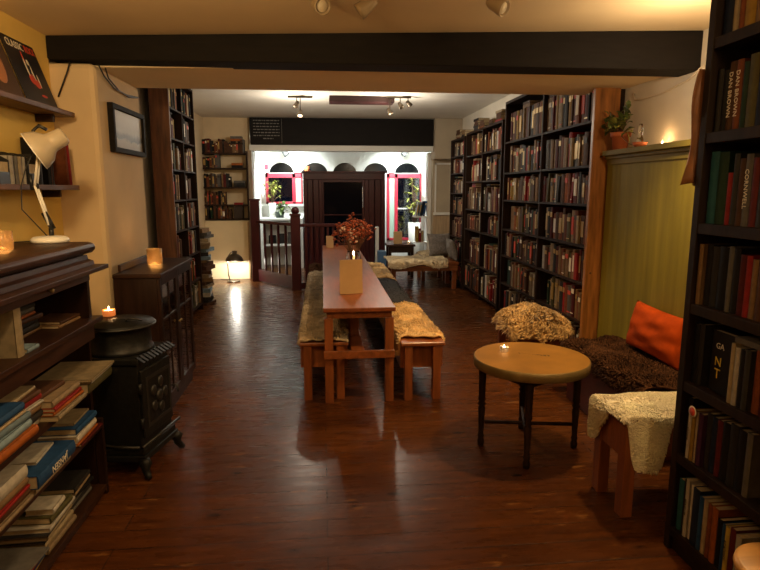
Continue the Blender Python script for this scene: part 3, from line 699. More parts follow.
# third tier
z3 = .4006
pile(-1.145, 2.80, z3, E_, [('maroon', .012, .26, .18, .0, .01, .0), ('orange', .012, .25, .18, -.01, -.02, .02), ('white', .034, .24, .18, -.015, -.02, .02), ('blue', .03, .24, .18, -.02, 0, .0), ('cream', .012, .2, .16, -.05, .02, .05)], 'the right pile, third dresser shelf')
pile(-1.13, 2.40, z3, E_, [('cream', .03, .32, .22, -.02, .0, .0), ('blue', .055, .34, .22, .0, .0, .0, 'JANSEN', INKW), ('white', .012, .2, .18, -.06, .03, .1)], 'the blue hardback pile, third dresser shelf')
pile(-1.15, 2.09, z3, E_, [('beige', .02, .26, .2, .0, 0, .0), ('brown', .03, .26, .2, -.01, 0, .0), ('red', .014, .25, .2, 0, 0, .03), ('tan', .03, .25, .2, -.01, 0, .0), ('white', .05, .25, .2, -.01, 0, .0)], 'the left pile, third dresser shelf')
# bottom tier
z4 = .061
pile(-1.21, 2.78, z4, E_, [('grey', .02, .24, .18), ('charcoal', .02, .23, .18), ('grey', .024, .22, .18), ('black', .02, .22, .16), ('beige', .02, .2, .16), ('charcoal', .024, .2, .16)], 'the right pile, bottom dresser shelf')
pile(-1.19, 2.50, z4, E_, [('beige', .03, .27, .22), ('cream', .022, .27, .22), ('black', .006, .27, .22), ('cream', .024, .27, .22), ('charcoal', .006, .27, .22), ('white', .02, .27, .21), ('olive', .03, .2, .18), ('white', .026, .12, .12)], 'the magazine pile, bottom dresser shelf')
pile(-1.18, 2.20, z4, E_, [('mustard', .012, .29, .24, .0, .0, .1), ('blue', .006, .28, .22, .0, .0, .05), ('beige', .014, .28, .22), ('red', .008, .26, .2), ('grey', .012, .25, .2)], 'the left pile, bottom dresser shelf')
solid_book('book', .02, .22, .16, 'rust', (-1.17, 1.98, z4), E_, 'rust coloured book standing at the left of the bottom dresser shelf', GD)
# desk lamp
lp = thing('desk_lamp', 'cream and white jointed desk lamp on the dresser', 'lamp', (-1.47, 3.18, 1.328))
lx, ly, lz = -1.425, 3.17, 1.3285
MB().lathe([(0, 0), (.085, 0), (.092, .008), (.09, .02), (.078, .03), (.03, .036), (0, .036)], (lx, ly, lz), seg=32).build('base', lp, WHITEM)
q = MB(); q.tube([(lx+.01, ly, lz+.03), (lx+.01, ly, lz+.075)], .013, BLKPL); q.tube([(lx+.02, ly, lz+.07), (lx-.018, ly, lz+.155)], .016, BLKPL); q.build('lower_joint', lp)
e1 = Vector((-1.470, 3.17, 1.62))
q = MB(); q.tube([(lx+.006, ly-.012, lz+.09), e1+Vector((0, -.012, 0))], .0065, WHITEM); q.tube([(lx+.006, ly+.012, lz+.09), e1+Vector((0, .012, 0))], .0065, WHITEM); q.build('lower_arm', lp)
MB().ball(e1, .017, BLKPL).tube([e1+Vector((-.02, 0, -.02)), e1+Vector((-.022, 0, .06))], .010, BLKPL).build('elbow_joint', lp)
e2 = Vector((-1.435, 3.185, 1.85))
q = MB(); q.tube([e1+Vector((0, -.012, 0)), e2+Vector((-.0, -.012, 0))], .0065, WHITEM); q.tube([e1+Vector((0, .012, 0)), e2+Vector((0, .012, 0))], .0065, WHITEM); q.build('upper_arm', lp)
q = MB(); q.tube([e2+Vector((-.015, 0, -.03)), e2+Vector((-.03, 0, .05)), e2+Vector((.0, 0, .075)), e2+Vector((.035, 0, .055))], .009, BLKPL); q.build('head_joint', lp)
ax = Vector((-.80, -.30, -.50)).normalized(); c0 = Vector((-1.325, 3.20, 1.875))
Ml = Matrix.Translation(c0) @ ax.to_track_quat('Z', 'Y').to_matrix().to_4x4()
prof = [(.0, -.012), (.035, -.01), (.045, 0), (.048, .06), (.052, .075), (.082, .105), (.098, .145), (.100, .16)]
sh = MB(); sh.lathe(prof, m=CREAMM, M=Ml, seg=32); sh.lathe([(.097, .16), (.094, .145), (.078, .108), (.048, .078), (.0, .07)], m=WHITEM, M=Ml, seg=32); sh.lathe([(.1005, .156), (.1015, .161), (.097, .162), (.0965, .156)], m=WHITEM, M=Ml, seg=32); sh.keepn = True
sh.build('lamp_shade', lp)
MB().ball((0, 0, .1), .028, mat('opal_bulb', (.85, .83, .78), .3), Ml).build('bulb', lp)
MB().tube([(lx-.01, ly, lz+.03), (-1.55, 3.17, 1.5), (-1.545, 3.175, 1.62), (-1.52, 3.18, 1.7), (-1.46, 3.19, 1.83)], .003, CABLE).tube([(lx-.07, ly+.02, lz+.006), (-1.60, 3.13, 1.334), (-1.70, 3.0, 1.334)], .003, CABLE).build('cord', lp)
def tealight(name, label, c, r, h, gm, lit=True, es=1., wax_h=.4, cat='candle', group=None):
    t = thing(name, label, cat, c, group)
    q = MB(); q.lathe([(0, .0), (r*.92, 0), (r, .004), (r, h), (r-.003, h), (r-.003, .006), (0, .006)], c, seg=28); q.keepn = False; q.build('holder', t, gm)
    MB().lathe([(0, .0065), (r*.8, .0065), (r*.8, h*wax_h), (0, h*wax_h)], c, seg=24).build('wax', t, GLOW if lit else WAX)
    if lit:
        MB().lathe([(0, 0), (.004, .004), (.0045, .008), (.002, .018), (0, .024)], (c[0], c[1], c[2]+h*wax_h+.002), seg=10).build('flame', t, FLAME)
    return t
tealight('tealight_holder', 'amber glass tealight holder on the dresser beside the lamp', (-1.475, 2.81, 1.3285), .045, .085, AMBERG, lit=True)

# wall shelves over the dresser
for n_, z, y1, lab in ((1, 2.09, 4.0, 'upper dark wall shelf holding record sleeves at the left'), (2, 1.63, 3.98, 'lower dark wall shelf with books behind the desk lamp')):
    s_ = thing('wall_shelf', lab, 'shelf', (-1.66, 2.9, z-.04))
    B((-1.748, 1.5, z-.03), (-1.575, y1, z)).build('board', s_, wood('brown_shelf_board', (.13, .055, .02), .55, 'y'), bevel=.003)
    for yb in (3.85, 2.9): B((-1.748, yb-.012, z-.075), (-1.64, yb+.012, z-.0305)).build('bracket', s_, PIANO, bevel=.003)
def sleeve(label, y0, y1, h, z, tilt, m, name='record_sleeve', x=-1.60, cat='record'):
    r = thing(name, label, cat, (0, 0, 0))
    r.matrix_world = Matrix.Translation((x, (y0+y1)/2, z+.0008)) @ Matrix.Rotation(tilt, 4, 'Y')
    w = y1-y0
    MB().box((-.006, -w/2, 0), (0, w/2, h)).build('sleeve', r, m, local=True)
    return r, w
# face +x: text x-axis -> +y reading from camera (camera looks towards -x: right is +y)
FX = Matrix.Rotation(PI/2, 4, 'Z') @ Matrix.Rotation(PI/2, 4, 'X')
r, w = sleeve('black record sleeve with white title and red figure on the upper shelf', 3.43, 3.80, .365, 2.091, -.33, mat('black_sleeve', (.012, .010, .011), .45), x=-1.59)
Mf = Matrix.Translation((.0012, 0, 0))
text('CLASSIC', .062, INKW, Mf @ FX @ Matrix.Translation((-.055, .325, 0)), r, 'sleeve_title', squash=.82)
text('ROCK', .062, INKR, Mf @ FX @ Matrix.Translation((.115, .325, 0)), r, 'sleeve_title', squash=.7)
q = MB()
for (a, b, sc, mm) in ((-.02, .20, (1, .12, .9), INKW), (.03, .17, (1, .10, .8), INKW), (.0, .14, (1, .55, .45), INKR), (.035, .12, (1, .5, .4), INKR), (.07, .14, (1, .1, .6), INKW), (-.015, .26, (1, .10, .6), INKR), (.06, .05, (1, .5, .12), INKR), (.02, .24, (1, .2, .25), INKW)):
    q.ball((.001, a, b), .07, mm, None, 12, 8, (.02, sc[1], sc[2]))
q.build('sleeve_picture', r, local=True)
r, w = sleeve('brown record sleeve with a pale face picture at the left of the upper shelf', 3.02, 3.40, .33, 2.091, -.33, mat('brown_sleeve', (.07, .035, .016), .5), x=-1.59)
q = MB()
q.ball((.001, .03, .16), .1, mat('sleeve_flesh_print', (.42, .17, .06), .6), None, 14, 10, (.02, .8, 1.1)); q.ball((.0015, .0, .25), .1, mat('sleeve_dark_print', (.03, .015, .01), .6), None, 14, 10, (.03, 1.0, .5))
q.build('sleeve_picture', r, local=True)
# lower shelf contents
zs = 1.6308
GS = 'things on the lower wall shelf'
def magfile(label, y, w):
    r = thing('magazine_file', label, 'file box', (-1.66, y, zs))
    n = 10; poly = [(-.08, 0), (.065, 0), (.065, .12)] + [(.065-.145*i/n, .12+.055*math.sin(PI*.5*i/n)) for i in range(1, n+1)]
    M = Matrix.Translation((-1.66, y, zs)) @ Matrix(((1, 0, 0, 0), (0, 0, 1, 0), (0, 1, 0, 0), (0, 0, 0, 1)))
    for s in (-1, 1):
        yy = s*w/2; MB().prism(poly, min(yy, yy-s*.003), max(yy, yy-s*.003), None, M).build('side_board', r, BLKPL)
    B((-1.598, y-w/2+.004, zs), (-1.595, y+w/2-.004, zs+.06)).build('front_board', r, BLKPL)
    B((-1.735, y-w/2+.004, zs+.004), (-1.60, y+w/2-.004, zs+.11)).build('papers', r, PAPER)
magfile('black curved magazine file at the left end of the lower shelf', 3.13, .10)
for k, (y, c, t) in enumerate(((3.215, 'white', .045), (3.265, 'grey', .03), (3.305, 'cream', .04), (3.345, 'white', .03))):
    solid_book('book', t, .145, .11, c, (-1.60, y, zs), E_, '%s book, %s of the four between the magazine files' % (c, ORD[k]), GS)
magfile('black curved magazine file behind the desk lamp on the lower shelf', 3.43, .10)
solid_book('book', .05, .17, .12, 'charcoal', (-1.60, 3.525, zs), E_, 'charcoal book right of the second magazine file on the lower shelf', GS)
for k in range(5): solid_book('record', .012, .27, .14, ['black', 'charcoal', 'black', 'brown', 'charcoal'][k], (-1.59, 3.60+k*.016, zs), E_, ['first', 'second', 'third', 'fourth', 'fifth'][k]+' from the left of the dark records behind the lamp', GS)['category'] = 'record'
NBOOK[0] -= 5
r, w = sleeve('dark record sleeve leaning face out behind the desk lamp head', 3.69, 3.83, .26, zs, -.12, mat('dark_olive_sleeve', (.03, .026, .018), .5), x=-1.66)
solid_book('book', .035, .27, .14, 'red', (-1.59, 3.905, zs), E_, 'red book at the right end of the lower wall shelf', GS, lean=-.06)
solid_book('book', .03, .262, .14, 'rust', (-1.59, 3.865, zs), E_, 'rust book leaning beside the red one on the lower wall shelf', GS, lean=-.06)

# framed picture on the pier
pf = thing('framed_picture', 'black framed landscape picture on the cream pier', 'picture', (-1.44, 4.58, 1.88))
def fr(y0, y1, z0, z1, x0, x1): return B((x0, y0, z0), (x1, y1, z1))
q = MB(); yA, yB, zA, zB = 4.28, 5.0, 1.865, 2.20
q.box((-1.47, yA, zA), (-1.43, yB, zA+.035)).box((-1.47, yA, zB-.035), (-1.43, yB, zB)).box((-1.47, yA, zA+.035), (-1.43, yA+.035, zB-.035)).box((-1.47, yB-.035, zA+.035), (-1.43, yB, zB-.035))
q.build('frame', pf, BLACKW, bevel=.003)
def pic():
    m = bpy.data.materials.new('misty_landscape_print'); m.use_nodes = True; nt = m.node_tree; N = nt.nodes; L = nt.links; b = N['Principled BSDF']; b.inputs['Roughness'].default_value = .5
    tc = N.new('ShaderNodeTexCoord'); sp = N.new('ShaderNodeSeparateXYZ'); L.new(tc.outputs['Object'], sp.inputs[0])
    nz = N.new('ShaderNodeTexNoise'); nz.inputs['Scale'].default_value = 14; nz.inputs['Detail'].default_value = 5; L.new(tc.outputs['Object'], nz.inputs['Vector'])
    ad = N.new('ShaderNodeMath'); ad.operation = 'MULTIPLY_ADD'; ad.inputs[1].default_value = .06; L.new(nz.outputs['Fac'], ad.inputs[0]); L.new(sp.outputs['Z'], ad.inputs[2])
    mr = N.new('ShaderNodeMapRange'); mr.inputs[1].default_value = .03; mr.inputs[2].default_value = .37; L.new(ad.outputs[0], mr.inputs[0])
    cr = N.new('ShaderNodeValToRGB'); e = cr.color_ramp.elements; e[0].position = 0; e[0].color = (.30, .24, .15, 1); e[1].position = 1; e[1].color = (.55, .55, .48, 1)
    for p, c in ((.22, (.36, .30, .2, 1)), (.27, (.05, .045, .03, 1)), (.34, (.10, .09, .06, 1)), (.42, (.36, .33, .26, 1)), (.7, (.5, .48, .4, 1))):
        x = e.new(p); x.color = c
    L.new(mr.outputs[0], cr.inputs[0]); L.new(cr.outputs[0], b.inputs['Base Color']); return m
B((-1.468, yA+.03, zA+.03), (-1.450, yB-.03, zB-.03)).build('print', pf, pic())

# cables from the beam
tag(MB().tube([(-1.60, 4.055, 2.415), (-1.62, 4.06, 2.36), (-1.66, 4.07, 2.28), (-1.70, 4.08, 2.20)], .006, CABLE).build('black_cable'), 'short black cable dropping from the beam to the left corner', 'cable')
for k in range(2):
    tag(MB().tube([(-1.452+.012*k, 4.14+.08*k, 2.41), (-1.452, 4.22+.08*k, 2.36), (-1.452, 4.40+.1*k, 2.31), (-1.452, 4.65+.06*k, 2.305-.008*k), (-1.452, 4.95, 2.33)], .005, CABLE).build('black_cable'),
        ['upper of two black cables sagging below the beam over the picture', 'lower of two black cables sagging below the beam over the picture'][k], 'cable')
tag(MB().tube([(2.49, 3.70, 2.40), (2.488, 3.85, 2.34), (2.488, 4.15, 2.30), (2.488, 4.4, 2.295), (2.488, 4.52, 2.31), (2.488, 4.55, 2.36)], .008, CABLEW).build('white_cable'), 'white cable looping along the wall above the green panelling', 'cable')
tag(MB().tube([(-1.905, 6.10, 2.4), (-1.905, 6.1, 1.8), (-1.90, 6.12, 1.3), (-1.905, 6.1, .9)], .008, CABLE).build('black_cable'), 'black cable running down the wall behind the framed picture', 'cable')

# ------------------------------------------------------------------ corner cabinet
cb = thing('glazed_cabinet', 'dark wooden cabinet with glazed doors against the cream pier', 'cabinet', (-1.28, 4.42, 0))
CX0, CX1, CY0, CY1, CZ = -1.40, -1.10, 3.95, 4.88, 1.045
B((CX0-.0, CY0-.015, CZ-.03), (CX1+.015, CY1+.015, CZ)).build('top', cb, PIANO, bevel=.006)
B((CX0, CY0+.1, CZ+.0005), (CX0+.02, CY1-.05, CZ+.05)).build('upstand', cb, PIANO, bevel=.006)
B((CX0, CY0, .09), (CX1-.02, CY0+.02, CZ-.03)).build('side_panel', cb, PIANOZ); B((CX0, CY1-.02, .09), (CX1-.02, CY1, CZ-.03)).build('side_panel', cb, PIANOZ)
B((CX0, CY0+.02, .09), (CX0+.012, CY1-.02, CZ-.03)).build('back_panel', cb, PIANOZ)
for z in (.09, .42, .72): B((CX0+.012, CY0+.02, z), (CX1-.03, CY1-.02, z+.018)).build('shelf', cb, PIANO)
B((CX0, CY0+.01, 0), (CX1-.03, CY1-.01, .089)).build('plinth', cb, PIANOZ)
for y0, y1 in ((CY0+.004, (CY0+CY1)/2-.002), ((CY0+CY1)/2+.002, CY1-.004)):
    d = MB(); s = .045
    d.box((CX1-.02, y0, .1), (CX1, y0+s, CZ-.033)).box((CX1-.02, y1-s, .1), (CX1, y1, CZ-.033)).box((CX1-.02, y0+s, .1), (CX1, y1-s, .16)).box((CX1-.02, y0+s, CZ-.09), (CX1, y1-s, CZ-.033)).box((CX1-.015, (y0+y1)/2-.009, .16), (CX1-.002, (y0+y1)/2+.009, CZ-.09)).box((CX1-.015, y0+s, .70), (CX1-.002, y1-s, .718))
    do = d.build('door', cb, PIANOZ, bevel=.003)
    B((CX1-.012, y0+.04, .15), (CX1-.009, y1-.04, CZ-.08)).build('glass_pane', do, GLASS)
    MB().ball((CX1+.008, y1-.022 if y0 < 4.2 else y0+.022, .62), .011, BRASS).build('knob', do)
ci = 0
for z in (.1085, .4385, .7385):
    for j in range(5):
        y = 4.06+j*.155
        k = ci % 3; ci += 1
        if k == 1: tag(MB().lathe([(0, 0), (.03, 0), (.032, .01), (.03, .12), (.012, .15), (.012, .19), (0, .19)], (-1.24, y, z), seg=16).build('bottle', m=mat('pale_bottle_glass', (.45, .42, .36), .25)), 'pale bottle standing %s along, %s shelf inside the glazed cabinet' % (ORD[j], ['lowest', 'middle', 'top'][int(z*3)]), 'bottle', 'bottles in the glazed cabinet')
tealight('tealight_holder', 'square-looking amber glass tealight glowing on the glazed cabinet', (-1.275, 4.49, 1.0455), .056, .115, AMBERG, lit=True)
# ------------------------------------------------------------------ iron stove
sv = thing('wood_stove', 'black cast iron stove between the dresser and glazed cabinet', 'stove', (-1.13, 3.36, 0))
sc_ = (-1.135, 3.36)
q = MB(); x0, x1, y0, y1 = -1.33, -.955, 3.19, 3.55
n = 14; poly = [(x1, y0), (x1, y1)] + [(-1.14+.0-.2*math.sin(PI*i/n), 3.37+.2*math.cos(PI*i/n)) for i in range(n+1)]
def inset(poly, c, k): return [(c[0]+(x-c[0])*k, c[1]+(y-c[1])*k) for x, y in poly]
cc_ = (-1.15, 3.37)
for k, z0, z1 in ((1.10, .10, .135), (1.04, .135, .17), (.96, .17, .655), (1.03, .655, .69)): q.prism(inset(poly, cc_, k), z0, z1, None)
q.build('firebox', sv, IRON, bevel=.006)
q = MB(); q.lathe([(0, .69), (.18, .69), (.175, .71), (.165, .72), (.162, .82), (.168, .828), (.187, .835), (.19, .85), (.183, .858), (.14, .862), (.135, .868), (.05, .868), (.04, .875), (0, .876)], (*cc_, 0), seg=40); q.build('drum_top', sv, IRON)
q = MB(); q.tube([(cc_[0]+(.19)*math.cos(a), cc_[1]+.19*math.sin(a), .842) for a in [2*PI*i/40 for i in range(41)]], .006, IRONL, caps=False); q.build('rim', sv)
q = MB(); q.tube([(-1.08, 3.32, .872), (-1.06, 3.30, .888), (-1.02, 3.31, .888), (-1.0, 3.34, .872)], .006, IRONL); q.build('lid_handle', sv)
fx = x1-.0
q = MB(); X = -1.13+(x1+1.13)*.96
q.box((X, 3.20, .23), (X+.02, 3.525, .62)); dd = q.build('door', sv, IRON, bevel=.006)
q = MB(); q.box((X+.02, 3.235, .28), (X+.024, 3.51, .30)).box((X+.02, 3.235, .55), (X+.024, 3.51, .57)).box((X+.02, 3.235, .30), (X+.024, 3.255, .55)).box((X+.02, 3.49, .30), (X+.024, 3.51, .55))
for k in range(5): q.ball((X+.022, 3.372+.07*math.cos(k*1.257), .425+.08*math.sin(k*1.257)), .03, None, None, 10, 6, (.35, 1, 1.1))
q.ball((X+.024, 3.372, .425), .035, None, None, 10, 6, (.4, 1, 1)); q.build('door_relief', dd, IRONL)
q = MB()
for z in (.32, .52): q.tube([(X+.012, 3.188, z-.03), (X+.012, 3.188, z+.03)], .011)
q.build('hinge', sv, IRON)
q = MB(); q.tube([(X+.02, 3.53, .43), (X+.055, 3.53, .43), (X+.06, 3.53, .39)], .007, IRONL); q.build('door_handle', dd)
q = MB()
for k in range(10): q.box((-.008, -.010, 0), (.045, .010, .012), None, Matrix.Translation((X-.0, 3.20+k*.038, .685)) @ Matrix.Rotation(.55, 4, 'Y'))
q.build('vent_fins', sv, IRON)
q = MB(); q.tube([(-1.30, 3.205, .19), (-1.10, 3.155, .19), (X, 3.165, .19)], .008, IRONL).tube([(X+.03, 3.15, .2), (X+.03, 3.58, .2)], .009, IRONL); q.build('rail', sv)
for (px_, py_, dx, dy) in ((-.955, 3.19, 1, -1), (-.955, 3.55, 1, 1), (-1.27, 3.22, -1, -1), (-1.27, 3.53, -1, 1)):
    q = MB(); q.tube([(px_-.01*dx, py_-.01*dy, .11), (px_+.015*dx, py_+.01*dy, .085), (px_+.012*dx, py_+.008*dy, .05), (px_+.03*dx, py_+.02*dy, .022), (px_+.045*dx, py_+.03*dy, .012)], [.032, .034, .022, .02, .012], None, seg=10); q.build('foot', sv, IRON)
sv.rotation_euler = (0, 0, -.22); sv.location = (-1.15, 3.335, 0)
tealight('tealight_holder', 'orange tealight candle glowing on the back of the iron stove', (-1.262, 3.455, .8685), .036, .036, mat('orange_wax_glass', (.75, .22, .06), .4, emit=(1, .25, .05), es=.35), lit=True, wax_h=.85)

# ------------------------------------------------------------------ fleece maker
def fleece(name, P, nu, nv, m, n, L, parent=None, thick=.012, droop=.5, seed=1, curl=.5, wid=.005, swirl=5.):
    rg = random.Random(seed); mb = MB(); mb.grid(P, nu, nv, m, thick=thick); bm = mb.bm; i = mb.mi(m)
    for k in range(n):
        u, v = rg.random(), rg.random(); p = P(u, v); nn = nrm(P, u, v)
        a = noise.noise(p*swirl)*3.5+rg.uniform(-.6, .6)
        t1 = nn.cross(Vector((.3, .5, .8))).normalized(); t2 = nn.cross(t1)
        d = (t1*math.cos(a)+t2*math.sin(a))*curl + Vector((0, 0, -droop))
        l = L*rg.uniform(.6, 1.25); s = d.cross(nn)
        s = s.normalized() if s.length > 1e-6 else t1
        b0 = p-nn*.002; m1 = p+nn*l*.45+d*l*.25; tip = p+nn*l*.5+d*l*.9
        w = wid*rg.uniform(.7, 1.3); up = nn.cross(s)
        r0 = [bm.verts.new(b0+s*w), bm.verts.new(b0-s*w*.6+up*w), bm.verts.new(b0-s*w*.6-up*w)]
        r1 = [bm.verts.new(m1+s*w*.8), bm.verts.new(m1-s*w*.5+up*w*.8), bm.verts.new(m1-s*w*.5-up*w*.8)]
        tp_ = bm.verts.new(tip)
        for j in range(3):
            f = bm.faces.new((r0[j], r0[(j+1) % 3], r1[(j+1) % 3], r1[j])); f.material_index = i; f.smooth = True
            f = bm.faces.new((r1[j], r1[(j+1) % 3], tp_)); f.material_index = i; f.smooth = True
    mb.keepn = False
    return mb.build(name, parent)
def drape(x0, x1, z, dl, dr_, rad=.04):
    """cross-section point list over a bench top from left drop to right drop -> function of s in 0..1 giving (x, z)"""
    dl = max(dl, .006); dr_ = max(dr_, .006)
    pts = [(x0-.012, z-dl), (x0-.012, z-min(rad, dl*.6)), (x0-.004, z+.0), (x0+rad, z+.012)]
    for k in range(1, 6): pts.append((x0+rad+(x1-x0-2*rad)*k/6, z+.018+.006*math.sin(k*2.1)))
    pts += [(x1-rad, z+.012), (x1+.004, z), (x1+.012, z-min(rad, dr_*.6)), (x1+.012, z-dr_)]
    cum = [0]
    for a, b in zip(pts, pts[1:]): cum.append(cum[-1]+math.hypot(b[0]-a[0], b[1]-a[1]))
    def f(s):
        d = min(max(s, 0), 1)*cum[-1]
        for i in range(len(pts)-1):
            if d <= cum[i+1]+1e-9:
                k = (d-cum[i])/max(cum[i+1]-cum[i], 1e-9); return pts[i][0]+(pts[i+1][0]-pts[i][0])*k, pts[i][1]+(pts[i+1][1]-pts[i][1])*k
        return pts[-1]
    return f

# ------------------------------------------------------------------ long table and benches
tb = thing('refectory_table', 'long narrow polished wooden table in the middle of the room', 'table', (.26, 6.55, 0))
B((-.005, 4.13, .712), (.53, 9.0, .745)).build('tabletop', tb, TOPW, bevel=.006)
q = MB(); q.box((.02, 4.17, .66), (.505, 4.195, .712)).box((.02, 8.93, .66), (.505, 8.955, .712)).box((.02, 4.195, .66), (.045, 8.93, .712)).box((.48, 4.195, .66), (.505, 8.93, .712)); q.build('apron', tb, BENCHY)
for y in (4.16, 8.9):
    for x in (.0, .455): B((x, y+.005, 0), (x+.065, y+.07, .66)).build('leg', tb, BENCH, bevel=.004)
    B((-.005, y-.022, .355), (.525, y+.004, .415)).build('stretcher', tb, PINEX if 0 else BENCHY, bevel=.004)
for y in (4.62, 6.5, 8.5): B((.215, y, .41), (.285, y+.07, .712)).build('centre_post', tb, BENCH, bevel=.004)
B((.20, 4.17, .36), (.30, 8.89, .41)).build('long_stretcher', tb, BENCHY, bevel=.004)
def bench(label, x0, x1, y0, y1, zt):
    r = thing('bench', label, 'bench', ((x0+x1)/2, (y0+y1)/2, 0), 'benches along the long table')
    B((x0-.005, y0-.012, zt-.03), (x1+.005, y1+.012, zt)).build('seat', r, BENCHY, bevel=.008)
    for y in (y0, y1-.065):
        for x in (x0+.025, x1-.025-.062): B((x, y, 0), (x+.062, y+.065, zt-.03)).build('leg', r, BENCH, bevel=.004)
    for xx in (x0, x1-.02): B((xx, y0+.066, zt-.215), (xx+.02, y1-.066, zt-.03)).build('side_rail', r, BENCHY)
    for yy in (y0+.066, y1-.086): B((x0+.02, yy, zt-.215), (x1-.02, yy+.02, zt-.03)).build('end_rail', r, BENCH)
    return r
bench('red-stained bench on the left of the long table under grey-brown fleece', -.185, .175, 4.25, 8.75, .46)
bench('red-stained bench on the right of the long table under tan fleece', .58, .91, 4.17, 8.75, .46)
def PF(x0, x1, y0, y1, z, dl, dr_, amp=.012, seed=0.):
    f = drape(x0, x1, z, dl, dr_)
    def P(u, v):
        s = .5+(u-.5)*(1-.10*abs(math.sin(v*17+seed))-.05*math.sin(v*7+seed))
        x, zz = f(s); y = y0+(y1-y0)*v + (.02*math.sin(u*11+seed)+.015*math.sin(u*23))*(1 if v < .5 else -1)*abs(v-.5)*2
        return Vector((x, y, zz+amp*.5*(1+noise.noise(Vector((x*9+seed, y*5, 0))))))
    return P
tag(fleece('fleece', PF(-.185, .175, 4.24, 6.2, .462, .07, .03, seed=1, amp=.025), 14, 60, FLEECE_G, 4200, .035, seed=3, wid=.006, droop=.5), 'grey-brown shaggy fleece draped on the near half of the left bench', 'fleece')
tag(fleece('fleece', PF(-.185, .175, 6.25, 7.9, .462, .05, .03, seed=2), 14, 40, FLEECE_G, 2200, .04, seed=4, wid=.008), 'grey-brown fleece farther along the left bench', 'fleece')
tag(fleece('fleece', PF(-.19, .17, 7.95, 8.7, .462, .05, .05, seed=5, amp=.03), 12, 20, FUR_D, 1000, .045, seed=5, wid=.008), 'dark fur throw at the far end of the left bench', 'throw')
tag(fleece('fleece', PF(.58, .91, 4.27, 5.55, .462, .16, .05, seed=3, amp=.035), 14, 40, FLEECE_T, 4200, .036, seed=6, wid=.005), 'tan sheepskin on the near end of the right bench', 'fleece')
tag(fleece('blanket', PF(.60, .91, 5.6, 7.2, .462, .2, .05, seed=4, amp=.02), 14, 30, BLANK, 800, .015, seed=7, wid=.004), 'black blanket across the middle of the right bench', 'blanket')
tag(fleece('fleece', PF(.60, .90, 7.25, 8.7, .462, .05, .02, seed=6, amp=.03), 12, 30, FLEECE_T, 2200, .045, seed=8, wid=.008), 'tan sheepskin at the far end of the right bench', 'fleece')
# on the table
cd = thing('menu_card', 'blank kraft card standing on the near part of the long table', 'card', (.23, 4.72, .745))
MB().quad([(.135, 4.70, .7455), (.325, 4.73, .7455), (.325, 4.75, 1.03), (.135, 4.72, 1.03)], CARD).build('front_leaf', cd)
MB().quad([(.135, 4.80, .7455), (.325, 4.83, .7455), (.325, 4.755, 1.03), (.135, 4.725, 1.03)], CARD).build('back_leaf', cd)
for o in cd.children:
    s = o.modifiers.new('thickness', 'SOLIDIFY'); s.thickness = .002
tl = thing('tall_candle', 'tall white candle burning between the kraft card and flower jar', 'candle', (.285, 5.35, .7455))
MB().lathe([(0, 0), (.045, 0), (.048, .006), (.02, .014), (.017, .04), (.014, .04), (0, .03)], (.285, 5.35, .7455), seg=24).build('holder', tl, GLASS)
MB().lathe([(0, .031), (.0115, .031), (.0105, .245), (.004, .25), (0, .248)], (.285, 5.35, .7455), seg=16).build('stick', tl, WAX)
MB().lathe([(0, 0), (.006, .006), (.008, .014), (.004, .034), (0, .045)], (.285, 5.35, .9955), seg=10).build('flame', tl, FLAME)
fl2 = thing('flower_vase', 'clear glass jar of dried orange flowers on the long table', 'vase', (.305, 5.75, .745))
vc = (.305, 5.75, .7455)
q = MB(); q.lathe([(0, 0), (.065, 0), (.072, .01), (.074, .2), (.062, .235), (.064, .25), (.06, .25), (.058, .235), (.069, .2), (.068, .014), (0, .012)], vc, seg=28); q.build('jar', fl2, GLASS)
rg = random.Random(5); q = MB(); blooms = MB(); leaves = MB()
for k in range(46):
    a = rg.uniform(0, 2*PI); r = .20*math.sqrt(rg.random()); zt = .36+rg.uniform(0, .27)*(1-.5*r/.2)
    tip = Vector((vc[0]+r*math.cos(a)*.95-.01, vc[1]+r*math.sin(a)*.8, vc[2]+zt)); b0 = Vector((vc[0]+.02*math.cos(a+2), vc[1]+.02*math.sin(a+2), vc[2]+.02))
    nk = Vector((vc[0]+.045*math.cos(a), vc[1]+.045*math.sin(a), vc[2]+.24))
    q.tube([b0, nk, (nk+tip)/2+Vector((0, 0, .02)), tip], .0022, STEM, seg=5)
    mm = FLOWERW if (k % 9 == 0) else FLOWER
    for j in range(7):
        c = tip+Vector((rg.gauss(0, .022), rg.gauss(0, .022), rg.gauss(-.01, .025))); blooms.ball(c, rg.uniform(.009, .018), mm, None, 6, 4, (1, 1, .7))
q.build('stems', fl2); blooms.build('flower_heads', fl2)
cd2 = tag(MB().box((.05, 8.62, .7455), (.16, 8.65, .92)).build('menu_card', m=CARD), 'brown card standing at the far end of the long table', 'card')

# ------------------------------------------------------------------ round table
rt = thing('round_table', 'round tan-topped side table with dark turned legs', 'table', (1.262, 3.28, 0))
rc = (1.262, 3.30)
q = MB(); q.lathe([(0, .545), (.30, .545), (.342, .532), (.348, .536), (.348, .585), (.342, .59)], (*rc, 0), BRASS, None, 64); q.lathe([(.342, .59), (.30, .5905), (0, .5905)], (*rc, 0), TANTOP, None, 64); q.build('tabletop', rt)
turned = [(.0, 0), (.018, 0), (.022, .03), (.016, .05), (.021, .065), (.016, .08), (.02, .2), (.023, .25), (.016, .262), (.026, .275), (.016, .29), (.024, .305), (.021, .33), (.024, .5), (.027, .544), (0, .544)]
LG = []
for a in (168, 249, 352, 78):
    x, y = rc[0]+.29*math.cos(math.radians(a)), rc[1]+.29*math.sin(math.radians(a)); LG.append((x, y))
    MB().lathe(turned, (x, y, 0), DARKWZ, None, 14).build('leg', rt)
